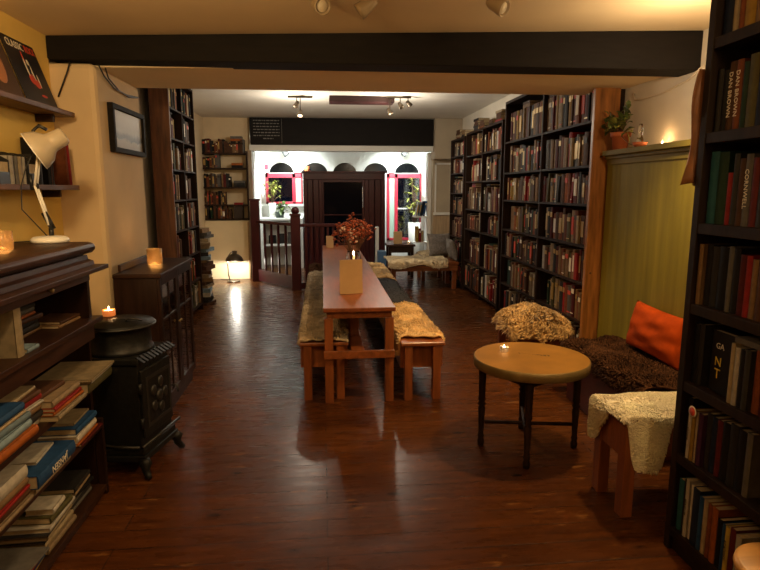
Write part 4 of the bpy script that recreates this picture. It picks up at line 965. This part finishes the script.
for i, j in ((0, 2), (1, 3)):
    a, b = Vector((*LG[i], .155)), Vector((*LG[j], .155)); d = (b-a).normalized()*.02
    if i == 1: a.z = b.z = .158
    MB().tube([a+d, b-d], .012, DARKWZ).build('stretcher', rt)
for i in range(4):
    a, b = Vector((*LG[i], .5)), Vector((*LG[(i+1) % 4], .5)); d = (b-a).normalized()*.02
    n = Vector((-(b-a).y, (b-a).x, 0)).normalized()*.009
    MB().tube([a+d, b-d], .014, DARKWZ).build('apron', rt)
tealight('tealight', 'small glass tealight on the round table', (1.13, 3.42, .5912), .027, .034, mat('silver_glass', (.8, .75, .7), .15, trans=.6), lit=True, wax_h=.6)
dec = MB()
for k in range(9):
    a = k*.7; dec.quad([(1.20+.05*math.cos(a)*.2+.02*k, 3.37+.02*math.sin(a*2)-.008*k, .5911), (1.215+.02*k, 3.365-.008*k+.02*math.sin(a), .5911), (1.225+.02*k, 3.375-.008*k, .5911), (1.21+.02*k, 3.385-.008*k+.01*math.cos(a), .5911)], mat('worn_dark_stain', (.09, .05, .02), .5))
dec.build('worn_motif', rt)

# ------------------------------------------------------------------ benches on the right
st = thing('low_bench', 'red-stained low bench in the right foreground under white sheepskin', 'bench', (1.75, 2.63, 0))
BX = wood('red_stained_pine_across', (.24, .072, .022), .33, 'x', k=.3)
B((1.425, 2.475, .48), (2.03, 2.80, .512)).build('seat', st, BX, bevel=.006)
for x in (1.44, 1.95):
    for y in (2.48, 2.725): B((x, y, 0), (x+.06, y+.065, .48)).build('leg', st, BENCH, bevel=.004)
for x in (1.45, 1.97): B((x, 2.546, .30), (x+.02, 2.724, .48)).build('end_rail', st, BENCH)
for y in (2.49, 2.765): B((1.501, y, .31), (1.949, y+.02, .48)).build('side_rail', st, BX)
def PW(u, v):
    def bump_(t, c, w): return math.exp(-((t-c)/w)**6)
    ld = .02+.20*bump_(v, .82, .17); fd = .01+.27*bump_(u, .235, .15)
    g = drape(1.43, 2.03, .515, ld, .0); f = drape(2.478, 2.80, .515, fd, .03)
    x, z1 = g(u*.97); y, z2 = f(v)
    return Vector((x+.008*math.sin(v*13), y+.008*math.sin(u*15), min(z1, z2)+.016*(.6+noise.noise(Vector((x*8, y*8, z1*4))))))
tag(fleece('sheepskin', PW, 44, 44, FLEECE_W, 16000, .015, seed=11, wid=.0045, droop=.5), 'white sheepskin hanging over the low bench in the right foreground', 'sheepskin')

ws = thing('built_in_bench', 'dark oxblood built-in bench seat against the green panelling', 'bench', (2.1, 3.55, 0))
B((1.87, 3.02, 0), (2.33, 4.12, .38)).build('seat_box', ws, OXRED, bevel=.01)
B((1.855, 3.0, .3805), (2.33, 4.13, .43)).build('seat_cushion', ws, OXRED, bevel=.018)
def PT(u, v):
    f = drape(1.86, 2.31, .435, .09, .0); x, z = f(u); y = 3.02+1.10*v+.03*math.sin(u*9)
    return Vector((x+.015*math.sin(v*12), y, z+.03*(.5+.5*noise.noise(Vector((x*6, y*4, 1))))))
tag(fleece('fur_throw', PT, 24, 50, FUR_D, 6000, .045, seed=12, wid=.006, droop=.4), 'dark brown fur throw over the wall seat', 'throw')
# orange cushion
def cushion(name, label, c, w, h, t, M, m, group=None):
    def P(sg):
        def f(u, v):
            a = u*2-1; b = v*2-1; k = (1-a*a)**.5*(1-b*b)**.5 if abs(a) < 1 and abs(b) < 1 else 0
            pin = 1-.06*(1-abs(a))*0
            px = a*(w/2)*(1-.07*(1-b*b)*-1*0-.06*(1-abs(b))*0); 
            ex = a*w/2*(.93+.07*b*b); ey = b*h/2*(.93+.07*a*a)
            wr = .006*math.sin(a*3+b*7)*k+.003*math.sin(b*11-a*5)*k
            return Vector((ex, ey, sg*(t/2*k**.75+wr)))
        return f
    mb = MB(); mb.grid(P(1), 24, 24, m); mb.grid(lambda u, v: P(-1)(u, v), 24, 24, m)
    bmesh.ops.remove_doubles(mb.bm, verts=mb.bm.verts, dist=.0005)
    o = mb.build(name, local=True); o.matrix_world = Matrix.Translation(c) @ M
    return tag(o, label, 'cushion', group)
cushion('cushion', 'orange velvet cushion leaning on the green panelling', (2.235, 3.56, .645), .66, .33, .16,
        Matrix.Rotation(.02, 4, 'X') @ Matrix.Rotation(-1.38, 4, 'Y') @ Matrix.Rotation(PI/2, 4, 'Z'), ORANGE)
# green panelling
gp = thing('wood_panelling', 'olive green vertical board panelling with a ledge', 'panelling', (2.48, 3.7, 0)); gp['kind'] = 'structure'; del gp['category']
q = MB(); k = 0; y = 2.32
while y < 4.59:
    q.box((2.335, y, .0), (2.35, min(y+.1375, 4.595), 1.85)); y += .138
gp_b = q.build('boards', gp, GREEN, bevel=.0012)
q = MB(); q.box((2.31, 2.32, 1.845), (2.499, 4.595, 1.872)).box((2.28, 2.32, 1.872), (2.499, 4.598, 1.912)).box((2.325, 2.32, 1.80), (2.35, 4.595, 1.845)); q.build('ledge', gp, GREEND, bevel=.004)
# plant on the ledge
pp = thing('potted_plant', 'leafy plant in a terracotta pot on the green ledge', 'plant', (2.35, 4.45, 1.912))
pc = (2.355, 4.455, 1.9125)
q = MB(); q.lathe([(0, 0), (.052, 0), (.066, .10), (.076, .10), (.078, .135), (.070, .135), (.066, .11), (0, .108)], pc, seg=28); q.build('pot', pp, TERRA)
rg = random.Random(9); lf = MB(); sm = MB()
def leaf(mb, base, d, L, w, m, sag=.3):
    d = d.normalized(); s = d.cross(Vector((0, 0, 1))); s = s.normalized() if s.length > .01 else Vector((1, 0, 0)); up = s.cross(d)
    pts = []
    for i in range(5):
        t = i/4; c = base+d*L*t-Vector((0, 0, sag*L*t*t)); ww = w*math.sin(PI*min(.98, t*.9+.08))*(1 if i < 4 else .15)
        pts.append((c-s*ww+up*ww*.25, c, c+s*ww+up*ww*.25))
    V = [[mb.bm.verts.new(p) for p in r] for r in pts]; ii = mb.mi(m)
    for a, b in zip(V, V[1:]):
        for k in range(2):
            f = mb.bm.faces.new((a[k], a[k+1], b[k+1], b[k])); f.material_index = ii; f.smooth = True
for k in range(30):
    a = rg.uniform(PI*.42, PI*1.58); el = rg.uniform(.25, 1.3); L = rg.uniform(.10, .23)
    d = Vector((math.cos(a)*math.cos(el)*.65, math.sin(a)*math.cos(el)*1.0, math.sin(el)))
    b0 = Vector((pc[0], pc[1], pc[2]+.11)); tip = b0+d*L; tip.x = min(tip.x, 2.47); tip.y = min(tip.y, 4.56)
    sm.tube([b0, (b0+tip)/2+Vector((0, 0, .01)), tip], .003, STEM, seg=5)
    for j in range(4):
        dd_ = (d+Vector((rg.gauss(0, .6)-.15, rg.gauss(0, .6), rg.gauss(0, .4)))); leaf(lf, tip-d*L*.12*j, dd_, rg.uniform(.06, .09), .02, LEAF if k % 3 else LEAFY)
for v in lf.bm.verts: v.co.x = min(v.co.x, 2.49); v.co.y = min(v.co.y, 4.59)
sm.build('stems', pp); lf.build('leaves', pp)
MB().tube([(pc[0]-.02, pc[1]-.02, pc[2]+.12), (2.32, 4.34, 1.99), (2.33, 4.27, 1.945), (2.34, 4.21, 1.93)], .003, STEM).build('trailing_stem', pp)
ol = thing('oil_lamp', 'small glass oil lamp in an orange saucer on the green ledge', 'lamp', (2.335, 4.13, 1.912))
oc = (2.335, 4.13, 1.9125)
MB().lathe([(0, 0), (.03, 0), (.045, .012), (.054, .034), (.050, .034), (.04, .014), (.028, .005), (0, .005)], oc, seg=28).build('saucer', ol, TERRA)
MB().lathe([(0, .006), (.024, .006), (.030, .03), (.024, .06), (.013, .08), (.018, .105), (.015, .145), (.011, .165), (0, .165)], oc, seg=20).build('glass_chimney', ol, GLASS)
oc2 = (2.455, 4.04, 1.9125)
tealight('tealight', 'lit tealight on the green ledge lighting the wall', oc2, .02, .018, mat('tin', (.6, .58, .55), .3, metal=.9), lit=True, wax_h=.8)

# fleece-covered stool behind the round table
fs = thing('stool', 'low wooden stool behind the round table under a tan sheepskin', 'stool', (1.78, 4.75, 0))
B((1.56, 4.52, .42), (1.99, 4.95, .46)).build('seat', fs, BENCHY, bevel=.006)
for x in (1.565, 1.925):
    for y in (4.53, 4.88): B((x, y, 0), (x+.06, y+.06, .42)).build('leg', fs, BENCH, bevel=.004)
q = MB(); q.box((1.626, 4.54, .3), (1.924, 4.56, .42)); q.build('front_rail', fs, BENCH)
def PS2(u, v):
    f = drape(1.555, 2.0, .465, .05, .05); x, z = f(u); g = drape(4.50, 4.96, .465, .09, .05); y, z2 = g(v)
    hump = .15*math.sin(PI*u)**.7*math.sin(PI*min(1, v*1.05))**.7*(1+.35*math.cos((u-.5)*4*PI)*.4)
    return Vector((x+(.02*math.sin(v*9)), y+.02*math.sin(u*10), min(z, z2)+hump*.9-.012*math.exp(-((u-.55)/.06)**2)*3+.012*noise.noise(Vector((x*10, y*10, 0)))))
tag(fleece('sheepskin', PS2, 30, 26, FLEECE_T, 6500, .055, seed=21, wid=.006, curl=.8, droop=.25), 'fluffy tan sheepskin heaped on the stool behind the round table', 'sheepskin')

# ------------------------------------------------------------------ ceiling spotlights
def spot_head(mb, c, d, r=.042, L=.11, m=None, lens=None):
    M = Matrix.Translation(c) @ Vector(d).normalized().to_track_quat('Z', 'Y').to_matrix().to_4x4()
    mb.lathe([(0, -L*.5), (r*.55, -L*.48), (r*.75, -L*.3), (r*.85, 0), (r*.98, L*.3), (r, L*.5), (r*.9, L*.5), (r*.82, L*.36), (0, L*.36)], m=m, M=M, seg=20)
    return M
BEIGE = mat('beige_enamel', (.42, .32, .19), .4)
for lab, c, d in (('leftmost beige ceiling spotlight in front of the black beam', (0.0, 3.15, 2.535), (.35, -.8, -.35)), ('middle beige ceiling spotlight, second from the left', (.245, 3.12, 2.53), (-.75, .15, -.55)), ('beige ceiling spotlight nearest the right wall', (.905, 3.06, 2.535), (.55, -.55, -.45))):
    r = thing('ceiling_spotlight', lab, 'spotlight', (c[0], c[1], 2.639), 'spotlights on the front ceiling')
    q = MB(); q.lathe([(0, 2.639), (.035, 2.639), (.033, 2.625), (.012, 2.62), (0, 2.62)], (c[0], c[1], 0), seg=20).tube([(c[0], c[1], 2.622), (c[0], c[1], c[2]+.035)], .007); q.build('stem', r, BEIGE)
    q = MB(); M = spot_head(q, c, d); q.build('shade', r, BEIGE)
    MB().lathe([(0, .0405), (.030, .0405), (.028, .047), (0, .050)], m=mat('reflector_lamp', (.75, .66, .48), .15), M=M, seg=18).build('bulb', r)
DKM = mat('dark_bronze', (.07, .05, .03), .4, metal=.5)
for lab, c, hs in (('left cluster of bronze ceiling spots in the back room', (-.28, 8.3, 2.88), (((-.05, 0, -.11), (-.3, -.2, -.6)), ((.0, -.03, -.23), (-.1, -.4, -.8)))),
                   ('right cluster of bronze ceiling spots in the back room', (1.08, 8.2, 2.88), (((-.13, 0, -.2), (.4, -.1, -.7)), ((.02, -.02, -.12), (.3, -.4, -.6)), ((.14, .02, -.09), (.5, .2, -.5))))):
    r = thing('spotlight_cluster', lab, 'spotlight', c, 'spotlight clusters on the back ceiling')
    q = MB(); q.box((c[0]-.17, c[1]-.02, c[2]-.025), (c[0]+.17, c[1]+.02, c[2]-.001)); q.build('bar', r, DKM)
    for o, d in hs:
        hc = Vector(c)+Vector(o); q = MB(); q.tube([(c[0]+o[0]*.9, c[1], c[2]-.026), hc], .007); spot_head(q, hc, d, .035, .09); q.build('spot_head', r, DKM)
for lab, c, d in (('black spotlight on the bay ceiling above the left shop window', (-.74, 12.0, 2.35), (.6, -.2, -.7)), ('black spotlight on the bay ceiling above the right shop window', (1.72, 12.0, 2.36), (-.5, -.1, -.6))):
    r = thing('bay_spotlight', lab, 'spotlight', (c[0], c[1], 2.62), 'black spotlights in the shop window bay')
    MB().tube([(c[0], c[1], 2.62), (c[0], c[1], c[2])], .01).build('stem', r, BLKPL)
    q = MB(); spot_head(q, c, d, .06, .15); q.build('shade', r, BLKPL)

# ------------------------------------------------------------------ chalked rules on the header
q = MB(); rg = random.Random(3)
for i in range(7):
    z = 2.82-.052*i; x = -1.2
    xe = -.74 if i < 6 else -.85
    if i == 6: x = -1.03
    while x < xe:
        w = rg.uniform(.02, .06); q.box((x, 10.694, z-.008+rg.uniform(-.002, .002)), (min(x+w, xe), 10.6985, z+.008)); x += w+.014
q.box((-.702, 10.694, 2.43), (-.697, 10.6985, 2.86))
ob = q.build('chalk_writing', m=CHALK); tag(ob, 'lines of white chalk writing on the left of the black header', 'writing')

# ------------------------------------------------------------------ cream panel, floor lamp
pn = thing('cream_panel', 'cream boxed panel on the floor below the far wall shelving', 'panel', (-1.62, 10.6, 0))
B((-2.095, 10.58, 0), (-1.345, 10.60, 1.03)).build('front_board', pn, PANEL)
B((-2.095, 10.57, 1.03), (-1.335, 10.85, 1.055)).build('top_board', pn, PANEL)
B((-1.345, 10.565, 0), (-1.32, 10.60, 1.03)).build('edge_strip', pn, wood('pale_edge_wood', (.4, .25, .11), .5, 'z'))
flp = thing('floor_lamp', 'small curved-neck lamp with dark dome shade lit on the floor by the cream panel', 'lamp', (-1.62, 10.2, 0))
fb = (-1.58, 10.22, 0)
MB().lathe([(0, 0), (.11, 0), (.115, .008), (.11, .018), (.03, .024), (0, .024)], fb, seg=28).build('base', flp, DKM)
q = MB(); q.tube([(fb[0]-.06, fb[1], .02), (fb[0]-.085, fb[1], .15), (fb[0]-.09, fb[1], .35), (fb[0]-.075, fb[1], .46), (fb[0]-.03, fb[1], .52), (fb[0]+.02, fb[1], .52)], .011); q.build('neck', flp, CHROME)
sc2 = (fb[0]+.03, fb[1]+.0, .36); q = MB(); n = 10
prof = [(.02, .19), (.045, .185), (.045, .145)]+[(.155*math.cos(PI/2*(1-i/n)*.85), .14*math.sin(PI/2*(1-i/n)*.85)) for i in range(n+1)]
Ms = Matrix.Translation(sc2) @ Matrix.Rotation(-.18, 4, 'X')
q.lathe([(0, .19)]+prof, m=DKM, M=Ms, seg=28); q.keepn = True; so_ = q.build('lamp_shade', flp)
s = so_.modifiers.new('thickness', 'SOLIDIFY'); s.thickness = .004; s.offset = -1
MB().ball(Ms @ Vector((0, 0, .045)), .032, LITW).build('bulb', flp)
MB().tube([(fb[0]-.02, fb[1]+.1, .006), (fb[0]-.1, 10.45, .006), (-1.85, 10.5, .006)], .005, CABLE).build('cord', flp)

# ------------------------------------------------------------------ railing in maroon
rl = thing('railing', 'maroon turned railing with gate section before the shop window', 'railing', (-.3, 9.3, 0))
n1, n2 = Vector((-1.17, 10.27, 0)), Vector((-.43, 9.26, 0))
def newel(p, top, cap):
    w = .075; q = MB(); q.box((p.x-w, p.y-w, 0), (p.x+w, p.y+w, top), None, None, bev=.008); q.box((p.x-w-.012, p.y-w-.012, top), (p.x+w+.012, p.y+w+.012, top+.03))
    if cap: q.ball((p.x, p.y, top+.075), .065, None, None, 14, 8)
    q.build('newel_post', rl, MAROON)
newel(n1, 1.42, False); newel(n2, 1.20, True)
def section(a, b, k, zr=1.08, kick=.22):
    d = (b-a); L = d.length; u = d/L; M = Matrix.Translation(a) @ Matrix.Rotation(math.atan2(u.y, u.x), 4, 'Z')
    MB().box((.076, -.03, zr-.05), (L-.076, .03, zr), None, M, bev=.006).build('handrail', rl, MAROON)
    MB().box((.076, -.018, .02), (L-.076, .018, kick), None, M).build('bottom_board', rl, MAROON)
    for i in range(k):
        x = .076+(L-.152)*(i+1)/(k+1)
        MB().box((x-.018, -.016, kick), (x+.018, .016, zr-.05), None, M, bev=.004).build('baluster', rl, MAROON)
section(n1, n2, 4); 
n3 = Vector((.42, 9.26, 0)); newel(n3, 1.06, False); section(n2, n3, 7, 1.07, .12)

# ------------------------------------------------------------------ far sitting corner on the right
fbx = thing('back_bench', 'wooden bench with cream fleece in the far right corner', 'bench', (1.62, 9.4, 0))
B((1.08, 9.1, .40), (2.2, 9.75, .445)).build('seat', fbx, BENCHY, bevel=.006)
for yy in (9.11, 9.72): B((1.10, yy, .30), (2.18, yy+.02, .40)).build('side_rail', fbx, wood('red_pine_x', (.26, .085, .026), .35, 'x'))
for x in (1.10, 2.10):
    for y in (9.132, 9.65): B((x, y, 0), (x+.07, y+.065, .40)).build('leg', fbx, BENCH)
def PB(u, v):
    g = drape(9.10, 9.76, .448, .09+.03*math.sin(u*9), .02); y, z = g(v); return Vector((1.04+.98*u, y, z+.03*(.5+.5*noise.noise(Vector((u*6, v*3, 2))))))
tag(fleece('fleece', PB, 24, 24, FLEECE_C, 2600, .04, seed=31, wid=.008), 'cream sheepskin spread over the far corner bench', 'fleece')
cushion('cushion', 'grey woven cushion leaning in the far corner, farther of the pair', (1.98, 9.62, .68), .42, .40, .16, Matrix.Rotation(.2, 4, 'Z') @ Matrix.Rotation(-.3, 4, 'X') @ Matrix.Rotation(PI/2, 4, 'X'), GREYC, 'grey cushions on the far bench')
cushion('cushion', 'grey woven cushion on edge against the narrow bookcase, nearer of the pair', (2.12, 9.30, .63), .40, .36, .15, Matrix.Rotation(-.25, 4, 'Y') @ Matrix.Rotation(PI/2, 4, 'Y') @ Matrix.Rotation(PI/2, 4, 'Z'), GREYC, 'grey cushions on the far bench')
b2 = thing('back_bench', 'second low bench behind the cream fleece bench', 'bench', (1.95, 10.2, 0))
B((1.72, 9.95, .42), (2.2, 10.5, .46)).build('seat', b2, BENCHY)
for x in (1.74, 2.12):
    for y in (9.97, 10.42): B((x, y, 0), (x+.06, y+.06, .42)).build('leg', b2, BENCH)
def PB2(u, v): return Vector((1.70+.5*u, 9.93+.58*v, .47+.05*math.sin(PI*u)*math.sin(PI*v)-.06*max(0, .12-u)/.12))
tag(fleece('fleece', PB2, 14, 14, FLEECE_C, 900, .04, seed=32, wid=.008), 'cream fleece on the second bench in the far corner', 'fleece')
lt = thing('low_table', 'dark low table with a card and candle by the right shop window', 'table', (1.42, 10.55, 0))
B((1.16, 10.32, .58), (1.68, 10.82, .62)).build('tabletop', lt, PIANO, bevel=.006)
for yy in (10.35, 10.77): B((1.19, yy, .47), (1.65, yy+.02, .58)).build('apron', lt, PIANOZ)
for x in (1.19, 1.60):
    for y in (10.371, 10.715): B((x, y, 0), (x+.055, y+.054, .58)).build('leg', lt, PIANOZ)
tag(MB().box((1.30, 10.5, .6205), (1.46, 10.54, .845)).build('menu_card', m=CARD, bevel=.002), 'kraft card standing on the dark low table by the shop window', 'card')
tealight('tealight', 'lit tealight on the dark low table by the shop window', (1.58, 10.5, .6206), .03, .035, mat('clear_holder', (.9, .9, .95), .1, trans=.9), lit=True, wax_h=.7)
tag(B((1.00, 10.30, 0), (1.14, 10.55, .50), BLUEB, .006).build('storage_box'), 'blue box standing on the floor left of the dark low table', 'box')
tag(B((1.01, 10.95, 0), (1.07, 11.1, .90), WHITE, .006).build('white_board'), 'narrow white board standing beside the maroon porch', 'board')
# ledges with books on the pilaster
bl_ = thing('book_ledge', 'two small white ledges holding books beside the right shop window', 'shelves', (1.9, 11.1, .6))
for z in (1.10, .60): B((1.76, 11.03, z-.025), (2.0195, 11.22, z)).build('ledge', bl_, WHITE)
for k, (x, z, h, c, t, ln) in enumerate(((1.81, 1.1008, .27, 'white', .03, .2), (1.86, 1.1008, .27, 'pale blue', .03, .2), (1.905, 1.1008, .29, 'navy', .03, .2), (1.95, 1.1008, .29, 'blue', .035, .2), (1.83, .6008, .30, 'mustard', .05, 0), (1.885, .6008, .26, 'red', .04, 0), (1.935, .6008, .22, 'cream', .04, 0))):
    FAR.insert(k, dict(t=t, h=h, d=.15, M=matrix((x, 11.05, z), 0, lean=ln, t=t), c=c, loc=Vector((x, 11.05, z)), lean=ln, top=z, force=True,
        label='%s book, %s from the left on the %s white ledge by the shop window' % (c, ORD[k if k < 4 else k-4], 'upper' if k < 4 else 'lower'), group='books on the shop window ledges'))
struct('trim_10', MB().box((2.12, 10.84, 1.18), (2.15, 10.86, 2.1)).box((2.42, 10.84, 1.18), (2.45, 10.86, 2.1)).box((2.12, 10.84, 2.07), (2.45, 10.86, 2.1)).box((2.10, 10.80, 1.13), (2.47, 10.86, 1.18)), WHITE)
struct('trim_11', B((2.10, 10.835, 0), (2.47, 10.86, 1.13)), wood('pale_boxing', (.42, .3, .18), .5, 'z', k=.2))

# ------------------------------------------------------------------ shop window display, plants
ds = thing('display_counter', 'white display counter below the left shop window', 'counter', (-.85, 12.2, 0))
B((-1.285, 11.9, .99), (-.40, 12.545, 1.03)).build('top', ds, WHITE)
B((-1.285, 11.95, .46), (-.40, 12.545, .50)).build('lower_shelf', ds, WHITE)
B((-1.285, 11.9, 0), (-1.20, 12.545, .99)).build('side_panel', ds, WHITE); B((-.46, 11.9, 0), (-.40, 12.545, .99)).build('side_panel', ds, WHITE)
B((-1.20, 12.52, 0), (-.46, 12.545, .99)).build('back_panel', ds, WHITE)
for k, (x, c) in enumerate(((-1.05, 'black'), (-.86, 'charcoal'), (-.66, 'grey'))):
    tag(B((x-.07, 12.1, .5005), (x+.07, 12.3, .5005+.16+.03*k), cover(c), .004).build('box_file'), ['black', 'charcoal', 'grey'][k]+' box file on the lower shelf of the white display counter', 'box file')
def plant(name, label, c, pot_r, pot_h, n, spread, h, L, w, m, potm, seed, cat='plant'):
    r = thing(name, label, cat, c); rg = random.Random(seed)
    if potm: MB().lathe([(0, 0), (pot_r*.75, 0), (pot_r, pot_h), (pot_r*.9, pot_h), (pot_r*.88, pot_h*.9), (0, pot_h*.9)], c, seg=20).build('pot', r, potm)
    lf = MB(); sm = MB()
    for k in range(n):
        a = rg.uniform(0, 2*PI); rr = spread*math.sqrt(rg.random()); tip = Vector((c[0]+rr*math.cos(a), c[1]+rr*math.sin(a)*.6, c[2]+pot_h+h*rg.uniform(.25, 1)))
        b0 = Vector((c[0], c[1], c[2]+pot_h*.9)); sm.tube([b0, (b0+tip)/2+Vector((0, 0, .03)), tip], .004, STEM, seg=5)
        for j in range(4): leaf(lf, tip, Vector((rg.gauss(0, 1), rg.gauss(0, 1), rg.gauss(.2, .5))), L*rg.uniform(.7, 1.2), w, m)
    sm.build('stems', r); lf.build('leaves', r)
plant('potted_plant', 'broad-leaved plant in a dark pot on the white display counter', (-.88, 12.15, 1.0305), .10, .12, 9, .16, .18, .14, .045, LEAF, mat('dark_green_pot', (.02, .03, .02), .4), 4)
plant('tall_plant', 'yellow-green bushy plant in a white pot against the left shop window', (-1.05, 12.42, 1.0305), .08, .30, 22, .16, .45, .10, .02, LEAFY, WHITEM, 6)
plant('tall_plant', 'yellow-green bushy plant against the right shop window', (2.0, 12.5, .0), .14, .9, 26, .16, .95, .12, .022, LEAFY, WHITEM, 8)
hg = MB(); rg = random.Random(12)
for k in range(500):
    p = Vector((rg.uniform(1.3, 2.4), rg.uniform(13.0, 13.2), rg.uniform(.55, 1.18))); leaf(hg, p, Vector((rg.gauss(0, 1), rg.gauss(-.4, .7), rg.gauss(.6, .6))), .13, .02, LEAFY)
tag(hg.build('hedge'), 'yellow-green hedge outside the right shop window', 'hedge')
# small things seen above the porch
tag(MB().lathe([(0, 0), (.05, 0), (.06, .12), (.05, .12), (0, .11)], (-.30, 12.2, 1.9655), seg=18).build('flower_pot', m=TERRA), 'terracotta pot standing on the porch roof', 'pot')

# ------------------------------------------------------------------ place the books
def px_area(b):
    c = b['M'] @ Vector((0, 0, b['h']/2)); x, y = pxpos(c); d = max(dist_to_cam(c), .3)
    if not (-5 < x < 765 and -5 < y < 575): return 0
    if 497 < x < 568 and 312 < y and c.x > 2: return 0
    if y < 92 and d > 4.9: return 0
    return b['t']*b['h']/d/d*(1 if not b.get('force') else 9)
FAR.sort(key=px_area, reverse=True)
budget = 300-NBOOK[0]
rest = MB()
for i, b in enumerate(FAR):
    cm = cover(b['c']); band = bands(b['h']) if not b.get('flat') else None
    if i < budget and px_area(b) > 0:
        mb = MB(); book_mb(mb, b['t'], b['h'], b['d'], cm, band, None, 1)
        o = mb.build('book', local=True); o.matrix_world = b['M']; tag(o, b['label'], 'book', b['group'])
    else:
        book_mb(rest, b['t'], b['h'], b['d'], cm, band, b['M'], 0)
if rest.mats:
    o = rest.build('shelved_books', local=True)
    tag(o, 'the remaining rows of old books on the side wall bookcases', 'books', None, 'stuff')
print('books near', NBOOK[0], 'far', len(FAR))

# ------------------------------------------------------------------ light
WARM = (1, .60, .27); WARM2 = (1, .70, .40); COOL = (.90, 1.0, .96)
WARM = (1, .64, .29); WARM2 = (1, .86, .68)
light('right_wall_lamp', 'POINT', (1.95, 3.05, 2.28), 16, (1, .72, .43), .06)
light('right_spot_lamp', 'SPOT', (1.75, 3.2, 2.5), 95, WARM, .05, (1.45, 2.75, 0), 2.3, .6)
light('left_wall_lamp', 'SPOT', (-.95, 1.75, 2.3), 62, (1, .65, .29), .08, (-1.45, 3.7, 2.25), 2.0, .5)
light('left_spot_lamp', 'SPOT', (-.3, 1.2, 2.5), 40, WARM, .06, (-1.3, 2.4, .3), 1.1, .6)
light('camera_side_fill_lamp', 'POINT', (1.45, .4, 2.3), 28, WARM, .1)  # unseen lamp added as warm fill from the camera side
light('ceiling_fill_lamp', 'POINT', (-.35, 1.55, 2.15), 13, (1, .68, .34), .12)  # unseen lamp added to brighten the middle of the ceiling and the soffit
light('middle_spot_lamp', 'SPOT', (1.15, 5.3, 2.75), 130, WARM, .05, (.85, 4.9, 0), 1.5, .7)
light('back_spot_left', 'POINT', (-.3, 8.25, 2.5), 30, WARM2, .05)
light('back_spot_right', 'POINT', (.95, 8.15, 2.5), 30, WARM2, .05)
light('bay_lamp_left', 'SPOT', (-.65, 11.75, 2.33), 160, COOL, .05, (-1.0, 12.5, 1.6), 2.6, .5)
light('bay_lamp_right', 'SPOT', (1.65, 11.75, 2.33), 160, COOL, .05, (2.0, 12.4, 1.5), 2.6, .5)
light('floor_lamp_bulb', 'POINT', Ms @ Vector((0, -.0, -.0)), 22, (1, .93, .8), .03)
for nme, p, e in (('ledge_flame', (2.43, 4.04, 1.965), .5), ('cabinet_flame', (-1.275, 4.49, 1.13), .35), ('stove_flame', (-1.262, 3.455, .92), .3), ('dresser_flame', (-1.475, 2.81, 1.385), .3), ('table_flame', (.285, 5.35, 1.06), .8)):
    light(nme, 'POINT', p, e, (1, .55, .22), .012)
w = bpy.data.worlds.new('night'); SC.world = w; w.use_nodes = True
w.node_tree.nodes['Background'].inputs[0].default_value = (.012, .018, .04, 1); w.node_tree.nodes['Background'].inputs[1].default_value = .25
SC.view_settings.view_transform = 'Standard'; SC.view_settings.look = 'None'; SC.view_settings.gamma = 1; SC.view_settings.exposure = .2
SC.view_settings.use_curve_mapping = False
